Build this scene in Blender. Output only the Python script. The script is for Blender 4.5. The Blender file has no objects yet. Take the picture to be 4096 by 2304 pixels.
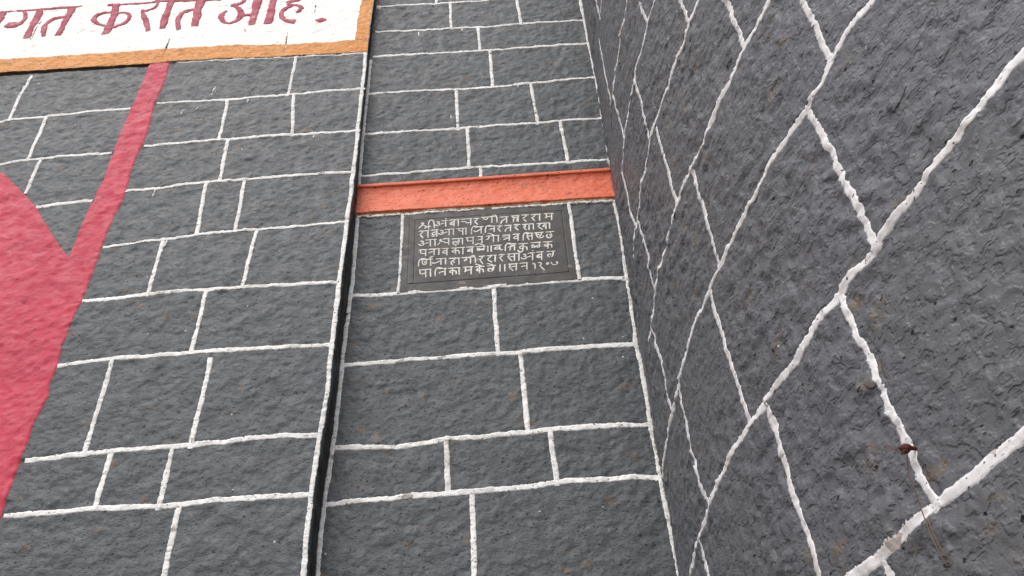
import bpy, math, json
import numpy as np
from mathutils import Matrix, Vector
# ------------------------------------------------------------------ camera, sky, sun, exposure
scn = bpy.context.scene
COL = scn.collection
CAM_Z = 1.55
cam_d = bpy.data.cameras.new('camera'); cam = bpy.data.objects.new('camera', cam_d); COL.objects.link(cam); scn.camera = cam
cam_d.sensor_width = 36.0; cam_d.lens = 36.0*3526.02/4096.0; cam_d.clip_start = .05; cam_d.clip_end = 600
PITCH, ROLL, YAW = .7316, -.0625, .0189
_b = Matrix(((1, 0, 0), (0, 0, -1), (0, 1, 0)))                       # looking along +y
_m = Matrix.Rotation(YAW, 3, 'Z') @ Matrix.Rotation(PITCH, 3, 'X') @ _b @ Matrix.Rotation(ROLL, 3, 'Z')
cam.matrix_world = Matrix.Translation((0, 0, CAM_Z)) @ _m.to_4x4()

world = bpy.data.worlds.new('World'); scn.world = world; world.use_nodes = True
wn = world.node_tree.nodes; wl = world.node_tree.links
sky = wn.new('ShaderNodeTexSky'); sky.sky_type = 'NISHITA'; sky.sun_disc = False
SUN_EL, SUN_AZ = math.radians(50), math.radians(207)                  # compass azimuth of the sun, 0 = +y, clockwise
sky.sun_elevation = SUN_EL; sky.sun_rotation = SUN_AZ; sky.dust_density = 4.0; sky.air_density = 1.0; sky.ozone_density = 1.0
hs = wn.new('ShaderNodeHueSaturation'); hs.inputs['Saturation'].default_value = .6
bg = wn['Background']; bg.inputs['Strength'].default_value = .15
wl.new(sky.outputs[0], hs.inputs['Color']); wl.new(hs.outputs[0], bg.inputs['Color'])
sun_d = bpy.data.lights.new('sun', 'SUN'); sun_d.energy = 1.5; sun_d.angle = math.radians(85); sun_d.color = (1, .975, .95)
sun = bpy.data.objects.new('sun', sun_d); COL.objects.link(sun)
_sd = Vector((math.sin(SUN_AZ)*math.cos(SUN_EL), math.cos(SUN_AZ)*math.cos(SUN_EL), math.sin(SUN_EL)))
sun.rotation_euler = _sd.to_track_quat('Z', 'Y').to_euler(); sun.location = (0, -3, 9)
scn.view_settings.view_transform = 'Standard'; scn.view_settings.look = 'None'; scn.view_settings.gamma = 1
scn.view_settings.use_curve_mapping = False; scn.view_settings.exposure = 0.27

D = json.loads(r'''{"A_bed":{"a0":[[-3.011,6.138],[-2.65,6.128],[-2.12,6.109],[-1.953,6.117],[-1.666,6.101],[-1.291,6.073],[-0.815,6.054]],"a1":[[-2.836,5.64],[-2.79,5.652],[-2.591,5.658],[-2.343,5.67],[-2.113,5.672],[-1.974,5.703],[-1.761,5.692],[-1.567,5.683],[-1.233,5.685],[-1.009,5.694],[-0.82,5.687]],"a2":[[-2.7,5.255],[-2.563,5.273],[-2.39,5.277],[-2.113,5.281],[-1.951,5.313],[-1.765,5.316],[-1.543,5.32],[-1.368,5.32],[-1.165,5.313],[-0.971,5.308],[-0.813,5.304]],"a3":[[-2.386,4.877],[-2.25,4.895],[-2.108,4.894],[-1.958,4.951],[-1.816,4.957],[-1.555,4.972],[-1.359,4.971],[-1.164,4.974],[-0.938,4.968],[-0.814,4.967]],"a4":[[-1.961,4.548],[-1.871,4.558],[-1.684,4.572],[-1.524,4.588],[-1.397,4.595],[-1.241,4.593],[-1.043,4.593],[-0.813,4.597]],"a5":[[-1.962,4.208],[-1.896,4.21],[-1.675,4.22],[-1.533,4.229],[-1.405,4.223],[-1.232,4.223],[-0.998,4.217],[-0.811,4.207]],"a6":[[-1.968,3.853],[-1.857,3.871],[-1.745,3.876],[-1.587,3.872],[-1.412,3.876],[-1.324,3.876],[-1.147,3.871],[-0.959,3.866],[-0.818,3.86]],"a7":[[-1.965,3.408],[-1.831,3.414],[-1.734,3.418],[-1.63,3.421],[-1.515,3.423],[-1.391,3.424],[-1.256,3.427],[-1.083,3.433],[-0.968,3.434],[-0.822,3.421]],"a8":[[-1.97,3.18],[-1.817,3.177],[-1.625,3.181],[-1.513,3.174],[-1.391,3.169],[-1.266,3.177],[-1.101,3.179],[-0.936,3.177],[-0.826,3.175]]},"B_bed":{"b0":[[-0.799,6.638],[-0.462,6.624],[-0.344,6.618],[-0.184,6.609],[-0.024,6.611]],"b1":[[-0.816,6.359],[-0.582,6.343],[-0.335,6.329],[-0.135,6.312],[0.101,6.319],[0.282,6.314],[0.481,6.305]],"b2":[[-0.814,6.097],[-0.574,6.088],[-0.309,6.077],[-0.089,6.062],[0.131,6.063],[0.307,6.066],[0.483,6.06]],"b3":[[-0.808,5.731],[-0.564,5.728],[-0.311,5.712],[-0.1,5.705],[0.11,5.716],[0.279,5.721],[0.363,5.724],[0.489,5.719]],"b4":[[-0.808,5.378],[-0.554,5.373],[-0.288,5.365],[-0.071,5.364],[0.137,5.357],[0.33,5.365],[0.485,5.356]],"b5":[[-0.81,5.043],[-0.621,5.042],[-0.406,5.042],[-0.176,5.039],[0.031,5.032],[0.26,5.023],[0.484,5.017]],"lt":[[-0.813,4.972],[-0.238,4.961],[0.486,4.953]],"lb":[[-0.801,4.749],[-0.462,4.744],[0.051,4.735],[0.471,4.725]],"b6":[[-0.799,4.228],[-0.554,4.221],[-0.344,4.22],[-0.142,4.22],[0.088,4.22],[0.233,4.223],[0.358,4.224],[0.464,4.209]],"b7":[[-0.799,3.84],[-0.51,3.845],[-0.256,3.845],[-0.129,3.842],[-0.047,3.838],[0.125,3.846],[0.314,3.844],[0.453,3.839]],"b8":[[-0.806,3.44],[-0.616,3.428],[-0.556,3.423],[-0.398,3.436],[-0.35,3.443],[-0.203,3.444],[-0.085,3.446],[-0.032,3.446],[0.069,3.452],[0.21,3.451],[0.327,3.448],[0.453,3.442]],"b9":[[-0.812,3.193],[-0.604,3.204],[-0.339,3.209],[-0.26,3.208],[-0.125,3.205],[-0.04,3.212],[0.073,3.222],[0.242,3.218],[0.371,3.217],[0.46,3.208]]},"C_bed":{"g":[[0.629,4.899],[0.719,4.902]],"f":[[0.115,4.504],[0.161,4.5],[0.265,4.515],[0.348,4.531],[0.482,4.516],[0.591,4.507],[0.629,4.534],[0.737,4.505],[0.848,4.516],[0.946,4.509]],"e":[[0.029,4.06],[0.184,4.077],[0.254,4.072],[0.311,4.073],[0.368,4.095],[0.521,4.09],[0.621,4.098],[0.706,4.084],[0.812,4.083],[0.959,4.065],[1.07,4.054],[1.123,4.067],[1.206,4.064]],"d":[[0.015,3.629],[0.107,3.613],[0.217,3.608],[0.292,3.629],[0.475,3.631],[0.628,3.621],[0.727,3.636],[0.745,3.632],[0.807,3.639],[0.898,3.619],[1.006,3.608],[1.077,3.602],[1.157,3.61],[1.21,3.601],[1.256,3.607],[1.321,3.612],[1.368,3.611],[1.479,3.6]],"a":[[-0.266,3.198],[-0.103,3.191],[0.077,3.183],[0.218,3.18],[0.286,3.174],[0.334,3.186],[0.486,3.185],[0.608,3.199],[0.7,3.196],[0.789,3.182],[0.825,3.19],[0.901,3.187],[0.962,3.191],[1.034,3.193],[1.143,3.196],[1.149,3.189],[1.193,3.197],[1.249,3.2],[1.322,3.193],[1.394,3.182],[1.448,3.174],[1.475,3.185],[1.521,3.178],[1.562,3.194],[1.642,3.204],[1.726,3.185]],"b":[[-0.006,2.703],[0.098,2.709],[0.258,2.704],[0.345,2.711],[0.43,2.717],[0.522,2.722],[0.638,2.722],[0.738,2.723],[0.819,2.715],[0.936,2.71],[1.031,2.71],[1.088,2.705],[1.123,2.696],[1.167,2.706],[1.25,2.713],[1.317,2.705],[1.335,2.714],[1.385,2.718],[1.424,2.706],[1.46,2.708],[1.484,2.717],[1.538,2.724],[1.583,2.72],[1.595,2.716],[1.626,2.723],[1.665,2.724],[1.7,2.727],[1.742,2.725],[1.776,2.732],[1.83,2.732],[1.869,2.741],[1.893,2.737]],"c":[[1.085,2.219],[1.125,2.216],[1.198,2.21],[1.301,2.217],[1.371,2.216],[1.451,2.212],[1.535,2.215],[1.579,2.214]]},"A_head":[["a1","a0",[[-2.804,6.074],[-2.812,5.89],[-2.789,5.652]]],["a1","a0",[[-1.232,6.058],[-1.233,5.685]]],["a2","a1",[[-2.579,5.652],[-2.56,5.288]]],["a2","a1",[[-1.57,5.678],[-1.552,5.327]]],["a2","a1",[[-1.199,5.681],[-1.161,5.313]]],["a3","a2",[[-2.488,5.273],[-2.477,5.002]]],["a3","a2",[[-1.506,5.315],[-1.485,4.978]]],["a4","a3",[[-1.552,4.954],[-1.526,4.594]]],["a4","a3",[[-1.357,4.96],[-1.343,4.599]]],["a5","a4",[[-1.679,4.57],[-1.671,4.22]]],["a5","a4",[[-1.24,4.588],[-1.249,4.227]]],["a6","a5",[[-1.407,4.214],[-1.412,3.88]]],["a7","a6",[[-1.741,3.858],[-1.738,3.701],[-1.737,3.418]]],["a7","a6",[[-1.321,3.828],[-1.319,3.678],[-1.326,3.42]]],["a8","a7",[[-1.632,3.416],[-1.631,3.185]]],["a8","a7",[[-1.395,3.416],[-1.393,3.169]]],["a9","a8",[[-1.319,3.155],[-1.32,3.067],[-1.317,2.902]]]],"B_head":[["b1","b0",[[-0.332,6.617],[-0.326,6.328]]],["b1","b0",[[0.088,6.586],[0.101,6.319]]],["b2","b1",[[-0.162,6.313],[-0.157,6.069]]],["b3","b2",[[-0.098,6.061],[-0.094,5.711]]],["b4","b3",[[-0.301,5.71],[-0.292,5.366]]],["b4","b3",[[0.123,5.711],[0.137,5.357]]],["b5","b4",[[-0.24,5.359],[-0.237,5.043]]],["b5","b4",[[0.258,5.349],[0.271,5.024]]],["lt","b5",[[-0.177,5.033],[-0.177,4.965]]],["b7","b6",[[-0.138,4.211],[-0.132,3.844]]],["b8","b7",[[-0.037,3.833],[-0.029,3.45]]],["b9","b8",[[-0.352,3.436],[-0.347,3.212]]],["b9","b8",[[0.057,3.446],[0.068,3.219]]],["b10","b9",[[-0.254,3.201],[-0.252,2.877]]]],"C_head":[["d","e",[[1.318,3.873],[1.327,3.722],[1.327,3.624]]],["e","f",[[1.109,4.23],[1.118,4.085]]],["f","g",[[0.824,4.687],[0.842,4.526]]],["a","d",[[1.568,3.45],[1.57,3.392],[1.57,3.314],[1.567,3.246],[1.569,3.201]]],["d","e",[[0.697,4.053],[0.703,3.954],[0.714,3.836],[0.717,3.712],[0.724,3.646]]],["e","f",[[0.589,4.504],[0.605,4.348],[0.611,4.209],[0.604,4.12]]],["a","d",[[0.888,3.602],[0.888,3.5],[0.888,3.563],[0.888,3.475],[0.896,3.39],[0.895,3.298],[0.898,3.225],[0.899,3.195]]],["b","a",[[1.445,3.168],[1.459,3.094],[1.462,3.038],[1.461,2.969],[1.461,2.892],[1.457,2.917],[1.469,2.844],[1.465,2.787],[1.464,2.737],[1.468,2.708]]],["c","b",[[1.327,2.7],[1.33,2.654],[1.329,2.602],[1.336,2.566],[1.338,2.522],[1.337,2.534],[1.342,2.475],[1.342,2.425],[1.347,2.384],[1.351,2.335],[1.353,2.293],[1.353,2.256],[1.365,2.214]]],["b","a",[[0.806,3.173],[0.801,3.11],[0.81,3.039],[0.81,2.957],[0.817,2.929],[0.833,2.859],[0.828,2.797],[0.836,2.722]]],["c","b",[[0.944,2.692],[0.948,2.624],[0.951,2.559],[0.955,2.497],[0.961,2.429],[0.962,2.371],[0.972,2.316],[0.966,2.272]]],["h","c",[[1.186,2.207],[1.194,2.171]]],["b","a",[[0.356,3.178],[0.354,3.076],[0.351,2.965],[0.371,2.881],[0.377,2.813],[0.403,2.746],[0.423,2.721]]],["c","b",[[0.255,2.701],[0.264,2.637],[0.284,2.575]]],["d","e",[[0.241,4.062],[0.287,3.883],[0.28,3.758],[0.295,3.619]]],["a","d",[[0.145,3.597],[0.167,3.462],[0.182,3.332],[0.189,3.406],[0.184,3.301],[0.196,3.195]]],["e","f",[[0.115,4.504],[0.139,4.331],[0.113,4.449],[0.123,4.248],[0.195,4.075]]],["f","g",[[0.232,4.914],[0.251,4.722],[0.28,4.526]]]],"rim":[[-0.813,6.038],[-0.807,5.678],[-0.803,5.297],[-0.799,4.966],[-0.802,4.596],[-0.804,4.211],[-0.807,3.848],[-0.804,3.638],[-0.815,3.434],[-0.824,3.175],[-0.822,3.001],[-0.818,2.866]],"back":[[-0.813,6.089],[-0.814,5.777],[-0.815,5.404],[-0.814,5.078],[-0.802,4.739],[-0.798,4.318],[-0.808,3.94],[-0.808,3.723],[-0.811,3.509],[-0.823,3.24],[-0.826,3.06],[-0.823,2.919]],"A_edge":[[-0.824,6.055],[-0.816,5.679],[-0.812,5.298],[-0.81,4.967],[-0.813,4.597],[-0.812,4.377],[-0.812,4.212],[-0.816,4.024],[-0.818,3.864],[-0.811,3.781],[-0.818,3.563],[-0.824,3.434],[-0.828,3.299],[-0.832,3.176],[-0.833,3.03],[-0.834,2.893]],"B_left":[[-0.81,6.097],[-0.808,5.731],[-0.808,5.378],[-0.807,5.077],[-0.8,4.728],[-0.801,4.487],[-0.796,4.227],[-0.798,4.038],[-0.808,3.839],[-0.811,3.644],[-0.809,3.44],[-0.814,3.303],[-0.818,3.193],[-0.817,3.088],[-0.819,2.919]],"corner":[[0.485,6.527],[0.486,6.31],[0.489,6.041],[0.492,5.747],[0.494,5.54],[0.489,5.358],[0.49,5.16],[0.485,4.962],[0.471,4.725],[0.477,4.519],[0.468,4.263],[0.467,4.129],[0.463,3.959],[0.456,3.839],[0.462,3.754],[0.46,3.569],[0.459,3.463],[0.458,3.382],[0.459,3.276],[0.459,3.169],[0.461,3.079],[0.463,2.991],[0.464,2.906],[0.466,2.825]],"sign_rim":[[-0.803,6.616],[-0.812,6.302],[-0.811,6.053]],"stripeL":[[-2.112,6.116],[-2.111,5.959],[-2.111,5.781],[-2.114,5.53],[-2.112,5.333],[-2.101,5.063],[-2.107,4.892],[-2.115,4.764],[-2.109,4.501]],"pinkR":[[-1.986,6.114],[-1.968,5.865],[-1.983,5.707],[-1.962,5.511],[-1.957,5.34],[-1.966,5.166],[-1.959,5.046],[-1.951,4.896],[-1.962,4.768],[-1.964,4.56],[-1.959,4.365],[-1.962,4.208],[-1.973,4.103],[-1.975,3.972],[-1.967,3.846],[-1.956,3.704],[-1.975,3.759],[-1.979,3.573],[-1.975,3.458],[-1.983,3.399],[-1.978,3.297],[-1.979,3.23],[-1.978,3.17]],"lobe":[[-2.854,5.276],[-2.676,5.186],[-2.635,5.159],[-2.556,5.072],[-2.468,4.975],[-2.379,4.869],[-2.297,4.752],[-2.204,4.625],[-2.109,4.501]],"border_in":[[-3.059,6.281],[-2.691,6.27],[-2.37,6.258],[-2.008,6.255],[-1.644,6.236],[-1.324,6.2],[-1.055,6.186],[-0.895,6.187]],"border_side":[[-0.895,6.187],[-0.896,6.329],[-0.888,6.493],[-0.883,6.628]],"sign":[["headline",[[[[-3.267,6.822],[-3.174,6.822],[-3.064,6.822],[-2.992,6.818],[-2.884,6.814],[-2.796,6.813],[-2.702,6.82]],[0.0179,0.0167,0.0167,0.0198,0.0179,0.0218,0.0119]]]],["letter",[[[[-3.213,6.818],[-3.213,6.739],[-3.209,6.638]],[0.0357,0.0357,0.0357]]]],["letter",[[[[-3.084,6.815],[-3.047,6.762],[-3.036,6.706],[-3.057,6.662]],[0.0198,0.0218,0.0238,0.0238]],[[[-3.055,6.669],[-3.08,6.654],[-3.105,6.65],[-3.134,6.646],[-3.151,6.645]],[0.0357,0.0556,0.0615,0.0516,0.0198]],[[[-2.975,6.815],[-2.965,6.703],[-2.968,6.588],[-2.968,6.491]],[0.0417,0.0437,0.0417,0.0476]]]],["letter",[[[[-2.77,6.706],[-2.83,6.706],[-2.878,6.675],[-2.886,6.615],[-2.873,6.552],[-2.855,6.498]],[0.0258,0.027,0.0298,0.0286,0.0298,0.0198]],[[[-2.766,6.801],[-2.765,6.675],[-2.766,6.575],[-2.766,6.496]],[0.0437,0.0417,0.0377,0.0357]]]],["headline",[[[[-2.533,6.805],[-2.461,6.8],[-2.35,6.796],[-2.218,6.797],[-2.087,6.798],[-1.954,6.79]],[0.0179,0.0179,0.0167,0.0179,0.0179,0.0179]],[[[-2.096,6.793],[-1.942,6.773],[-1.791,6.767]],[0.0236,0.0236,0.0188]]]],["letter",[[[[-2.474,6.814],[-2.463,6.701],[-2.459,6.547],[-2.458,6.461]],[0.0437,0.0456,0.0456,0.0516]],[[[-2.488,6.713],[-2.551,6.722],[-2.586,6.688],[-2.584,6.633],[-2.545,6.582],[-2.478,6.557]],[0.0198,0.0198,0.0258,0.0298,0.0258,0.0198]],[[[-2.455,6.689],[-2.394,6.703],[-2.352,6.666],[-2.349,6.6],[-2.38,6.558],[-2.443,6.537]],[0.0218,0.0218,0.0238,0.0278,0.0258,0.0238]]]],["letter",[[[[-2.219,6.842],[-2.206,6.791],[-2.197,6.738],[-2.228,6.703],[-2.292,6.694]],[0.0278,0.0238,0.0238,0.0238,0.0278]],[[[-2.28,6.683],[-2.252,6.617],[-2.191,6.46]],[0.0238,0.0298,0.0337]],[[[-2.125,6.844],[-2.12,6.811],[-2.122,6.652],[-2.108,6.475]],[0.0397,0.0397,0.0397,0.0397]],[[[-2.123,6.835],[-2.146,6.913],[-2.192,6.961],[-2.231,6.934],[-2.223,6.858]],[0.0238,0.0238,0.0238,0.0238,0.0238]]]],["letter",[[[[-1.938,6.67],[-2.005,6.662],[-2.031,6.617],[-2.03,6.547],[-2.002,6.452]],[0.0259,0.0283,0.0339,0.0353,0.0306]],[[[-1.922,6.8],[-1.918,6.645],[-1.908,6.473]],[0.0518,0.0471,0.0471]]]],["letter",[[[[-1.691,6.831],[-1.644,6.787],[-1.628,6.734],[-1.649,6.687],[-1.717,6.683]],[0.0236,0.0259,0.0283,0.0292,0.0283]],[[[-1.686,6.674],[-1.636,6.604],[-1.63,6.533],[-1.664,6.477],[-1.712,6.471],[-1.75,6.524],[-1.765,6.587],[-1.732,6.622]],[0.0259,0.0377,0.0377,0.0283,0.0236,0.0283,0.033,0.0188]],[[[-1.622,6.548],[-1.56,6.558]],[0.0212,0.0212]],[[[-1.551,6.8],[-1.55,6.727],[-1.548,6.574],[-1.55,6.44]],[0.0471,0.0471,0.0471,0.0471]],[[[-1.449,6.785],[-1.449,6.712],[-1.451,6.577],[-1.452,6.437]],[0.0448,0.0448,0.0448,0.0471]]]],["headline",[[[[-1.751,6.826],[-1.546,6.804],[-1.168,6.781]],[0.0236,0.0236,0.0212]]]],["letter",[[[[-1.254,6.784],[-1.242,6.718],[-1.272,6.681],[-1.331,6.681],[-1.353,6.652]],[0.0212,0.0236,0.0236,0.0283,0.033]],[[[-1.352,6.643],[-1.3,6.619],[-1.254,6.602],[-1.245,6.57],[-1.286,6.54]],[0.0212,0.0236,0.0259,0.0259,0.0165]],[[[-1.324,6.621],[-1.375,6.593],[-1.383,6.524],[-1.348,6.449],[-1.278,6.431]],[0.0236,0.0292,0.0273,0.0292,0.0339]],[[[-1.295,6.795],[-1.323,6.87],[-1.383,6.907]],[0.0212,0.0236,0.0188]]]],["full_stop",[[[[-1.153,6.43],[-1.135,6.431],[-1.12,6.431],[-1.103,6.43],[-1.087,6.431]],[0.0141,0.033,0.0353,0.0339,0.0141]]]]],"wire":[[1.37,2.313],[1.363,2.299],[1.353,2.273],[1.352,2.248],[1.346,2.226],[1.344,2.205],[1.346,2.177],[1.35,2.153],[1.354,2.13],[1.355,2.115],[1.361,2.113],[1.364,2.116],[1.364,2.123],[1.359,2.134],[1.354,2.15],[1.351,2.175],[1.347,2.199]],"wire2":[[1.322,2.35],[1.327,2.35],[1.332,2.346],[1.337,2.337],[1.351,2.325],[1.368,2.313]],"nail":[[1.364,2.324]],"plaque":[[-0.55,4.727],[0.228,4.724],[0.225,4.225],[-0.552,4.228]],"glyphs":[["shri",[[-0.489,4.68],[-0.412,4.68],[-0.488,4.618]]],["am",[[-0.408,4.665],[-0.345,4.665],[-0.407,4.621]]],["baa",[[-0.34,4.664],[-0.288,4.664],[-0.34,4.618]]],["cha",[[-0.283,4.664],[-0.226,4.664],[-0.284,4.62]]],["ra",[[-0.222,4.663],[-0.189,4.663],[-0.223,4.619]]],["nii",[[-0.184,4.666],[-0.104,4.666],[-0.185,4.624]]],["ta",[[-0.093,4.658],[-0.051,4.658],[-0.095,4.614]]],["pta",[[-0.039,4.66],[0.002,4.66],[-0.041,4.617]]],["ra",[[0.011,4.661],[0.048,4.661],[0.009,4.613]]],["raa",[[0.057,4.658],[0.109,4.658],[0.054,4.614]]],["ma",[[0.12,4.659],[0.169,4.658],[0.116,4.613]]],["raa",[[-0.486,4.604],[-0.434,4.604],[-0.485,4.556]]],["va2",[[-0.428,4.605],[-0.39,4.605],[-0.428,4.558]]],["aa",[[-0.39,4.603],[-0.311,4.603],[-0.39,4.561]]],["paa",[[-0.306,4.602],[-0.253,4.602],[-0.307,4.557]]],["ji",[[-0.234,4.604],[-0.174,4.604],[-0.235,4.557]]],["ni",[[-0.166,4.602],[-0.115,4.602],[-0.167,4.561]]],["ram",[[-0.111,4.599],[-0.082,4.599],[-0.112,4.561]]],["ta",[[-0.075,4.598],[-0.036,4.598],[-0.077,4.557]]],["ra",[[-0.03,4.6],[0.005,4.6],[-0.032,4.56]]],["shaa",[[0.011,4.597],[0.07,4.597],[0.009,4.556]]],["khaa",[[0.081,4.596],[0.147,4.596],[0.079,4.554]]],["aa",[[-0.485,4.543],[-0.399,4.542],[-0.484,4.498]]],["shcha",[[-0.395,4.541],[-0.336,4.541],[-0.395,4.498]]],["laa",[[-0.328,4.536],[-0.272,4.536],[-0.328,4.495]]],["ya",[[-0.263,4.538],[-0.218,4.538],[-0.264,4.492]]],["na",[[-0.21,4.538],[-0.177,4.538],[-0.211,4.494]]],["go",[[-0.165,4.537],[-0.1,4.537],[-0.166,4.494]]],["tra",[[-0.086,4.535],[-0.047,4.535],[-0.088,4.496]]],["va",[[-0.037,4.536],[-0.002,4.536],[-0.039,4.492]]],["si",[[0.012,4.534],[0.06,4.534],[0.009,4.49]]],["shta",[[0.066,4.536],[0.112,4.536],[0.064,4.497]]],["tha",[[0.119,4.535],[0.162,4.535],[0.116,4.495]]],["pa",[[-0.484,4.48],[-0.443,4.48],[-0.483,4.436]]],["naa",[[-0.439,4.479],[-0.381,4.479],[-0.439,4.439]]],["va",[[-0.375,4.478],[-0.341,4.477],[-0.375,4.433]]],["kaam",[[-0.331,4.476],[-0.264,4.476],[-0.331,4.431]]],["ba",[[-0.26,4.475],[-0.22,4.475],[-0.261,4.432]]],["lle",[[-0.213,4.473],[-0.166,4.473],[-0.214,4.444]]],["bar",[[-0.161,4.475],[-0.152,4.475],[-0.162,4.435]]],["bar",[[-0.145,4.476],[-0.136,4.476],[-0.146,4.433]]],["vr",[[-0.133,4.472],[-0.089,4.472],[-0.134,4.436]]],["tti",[[-0.076,4.474],[-0.022,4.474],[-0.078,4.43]]],["ku",[[-0.014,4.471],[0.034,4.471],[-0.017,4.42]]],["lla",[[0.044,4.472],[0.095,4.472],[0.042,4.435]]],["ka",[[0.103,4.47],[0.15,4.47],[0.1,4.426]]],["rni",[[-0.486,4.415],[-0.415,4.415],[-0.485,4.373]]],["jaa",[[-0.42,4.414],[-0.352,4.414],[-0.42,4.375]]],["haa",[[-0.342,4.41],[-0.289,4.41],[-0.342,4.367]]],["gii",[[-0.282,4.409],[-0.214,4.409],[-0.282,4.368]]],["ra",[[-0.202,4.41],[-0.171,4.41],[-0.203,4.36]]],["daa",[[-0.164,4.41],[-0.117,4.41],[-0.165,4.367]]],["ra",[[-0.109,4.41],[-0.078,4.41],[-0.111,4.368]]],["saa",[[-0.07,4.411],[-0.006,4.411],[-0.072,4.364]]],["am",[[-0.002,4.408],[0.061,4.407],[-0.005,4.36]]],["ba",[[0.065,4.409],[0.103,4.409],[0.061,4.357]]],["la",[[0.115,4.408],[0.157,4.408],[0.113,4.37]]],["yaa",[[-0.482,4.353],[-0.421,4.353],[-0.48,4.305]]],["ni",[[-0.407,4.351],[-0.349,4.351],[-0.407,4.305]]],["kaa",[[-0.345,4.349],[-0.288,4.349],[-0.345,4.304]]],["ma",[[-0.276,4.348],[-0.228,4.348],[-0.277,4.302]]],["ke",[[-0.22,4.346],[-0.176,4.346],[-0.221,4.304]]],["le",[[-0.166,4.346],[-0.122,4.346],[-0.167,4.308]]],["bar",[[-0.108,4.35],[-0.099,4.35],[-0.11,4.304]]],["bar",[[-0.086,4.349],[-0.077,4.349],[-0.088,4.303]]],["sa",[[-0.067,4.347],[-0.021,4.347],[-0.069,4.304]]],["na",[[-0.014,4.347],[0.027,4.347],[-0.016,4.304]]],["d1",[[0.043,4.344],[0.063,4.343],[0.041,4.305]]],["d2",[[0.07,4.344],[0.104,4.344],[0.067,4.297]]],["d0",[[0.106,4.341],[0.124,4.341],[0.105,4.324]]],["d7",[[0.131,4.344],[0.166,4.344],[0.129,4.32]]]],"drips_A":[[-1.808,4.956,0.06],[-1.544,4.971,0.03],[-1.452,5.672,0.03],[-1.045,5.302,0.03],[-1.663,4.57,0.05]],"drips_B":[[-0.78,6.648,0.04],[-0.795,6.65,0.04],[-0.525,6.326,0.05],[-0.262,6.319,0.03],[0.047,5.718,0.03],[-0.33,5.486,0.03],[0.473,5.021,0.035]],"cracks":[[[-2.924,6.676],[-2.934,6.584],[-2.928,6.461]],[[-1.314,6.332],[-1.308,6.197],[-1.305,6.075]],[[-2.039,6.361],[-2.041,6.22],[-2.039,6.126]],[[-1.169,6.618],[-1.168,6.516]],[[-0.895,6.321],[-0.809,6.317]],[[-1.589,6.411],[-1.577,6.361]]],"dark_lines_C":[[[1.354,2.596],[1.362,2.55],[1.369,2.513],[1.367,2.483],[1.366,2.457]],[[1.368,2.304],[1.373,2.287],[1.371,2.275],[1.372,2.262]],[[1.693,2.924],[1.666,2.912],[1.641,2.911]]]}''')

# ------------------------------------------------------------------ numpy noise
def _h(ix, iy, s):
    n = (ix.astype(np.int64)*374761393 + iy.astype(np.int64)*668265263 + int(s)*974634777) & 0xffffffff
    n = ((n ^ (n >> 13))*1274126177) & 0xffffffff
    n = ((n ^ (n >> 16))*2246822519) & 0xffffffff
    return ((n ^ (n >> 15)) & 0xffffff)/float(0xffffff)
def vnoise(x, y, s=0):
    x0 = np.floor(x); y0 = np.floor(y); fx = x-x0; fy = y-y0
    fx = fx*fx*fx*(fx*(fx*6-15)+10); fy = fy*fy*fy*(fy*(fy*6-15)+10)
    a = _h(x0, y0, s); b = _h(x0+1, y0, s); c = _h(x0, y0+1, s); d = _h(x0+1, y0+1, s)
    return ((a*(1-fx)+b*fx)*(1-fy)+(c*(1-fx)+d*fx)*fy)*2-1
def fbm(x, y, s=0, o=3):
    r = 0; a = 1; t = 0
    for i in range(o):
        r = r+a*vnoise(x*(2**i)+17.3*i, y*(2**i)-9.1*i, s+i*7); t += a; a *= .5
    return r/t
def facets(x, y, s=0):
    """hammer-dressed chips: every cell is a little plane with its own tilt, so the cell borders break"""
    x0 = np.floor(x); y0 = np.floor(y); best = np.full(x.shape, 9.); h = np.zeros(x.shape); sec = np.full(x.shape, 9.)
    for i in (-1, 0, 1):
        for j in (-1, 0, 1):
            cx = x0+i; cy = y0+j
            dx = x-(cx+_h(cx, cy, s)); dy = y-(cy+_h(cx, cy, s+1))
            d2 = dx*dx+dy*dy
            th = _h(cx, cy, s+2)*6.283; k = .35+.9*_h(cx, cy, s+3)
            v = (np.cos(th)*dx+np.sin(th)*dy)*k+(_h(cx, cy, s+4)-.5)*.5
            m = d2 < best; sec = np.where(m, best, np.minimum(sec, d2)); best = np.where(m, d2, best); h = np.where(m, v, h)
    return h
def terrace(n, k):
    """flaked layers: flat shelves with short steps"""
    t = n*k; f = np.floor(t); r = np.clip((t-f-.72)/.28, 0, 1); return f+r*r*(3-2*r)
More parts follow.
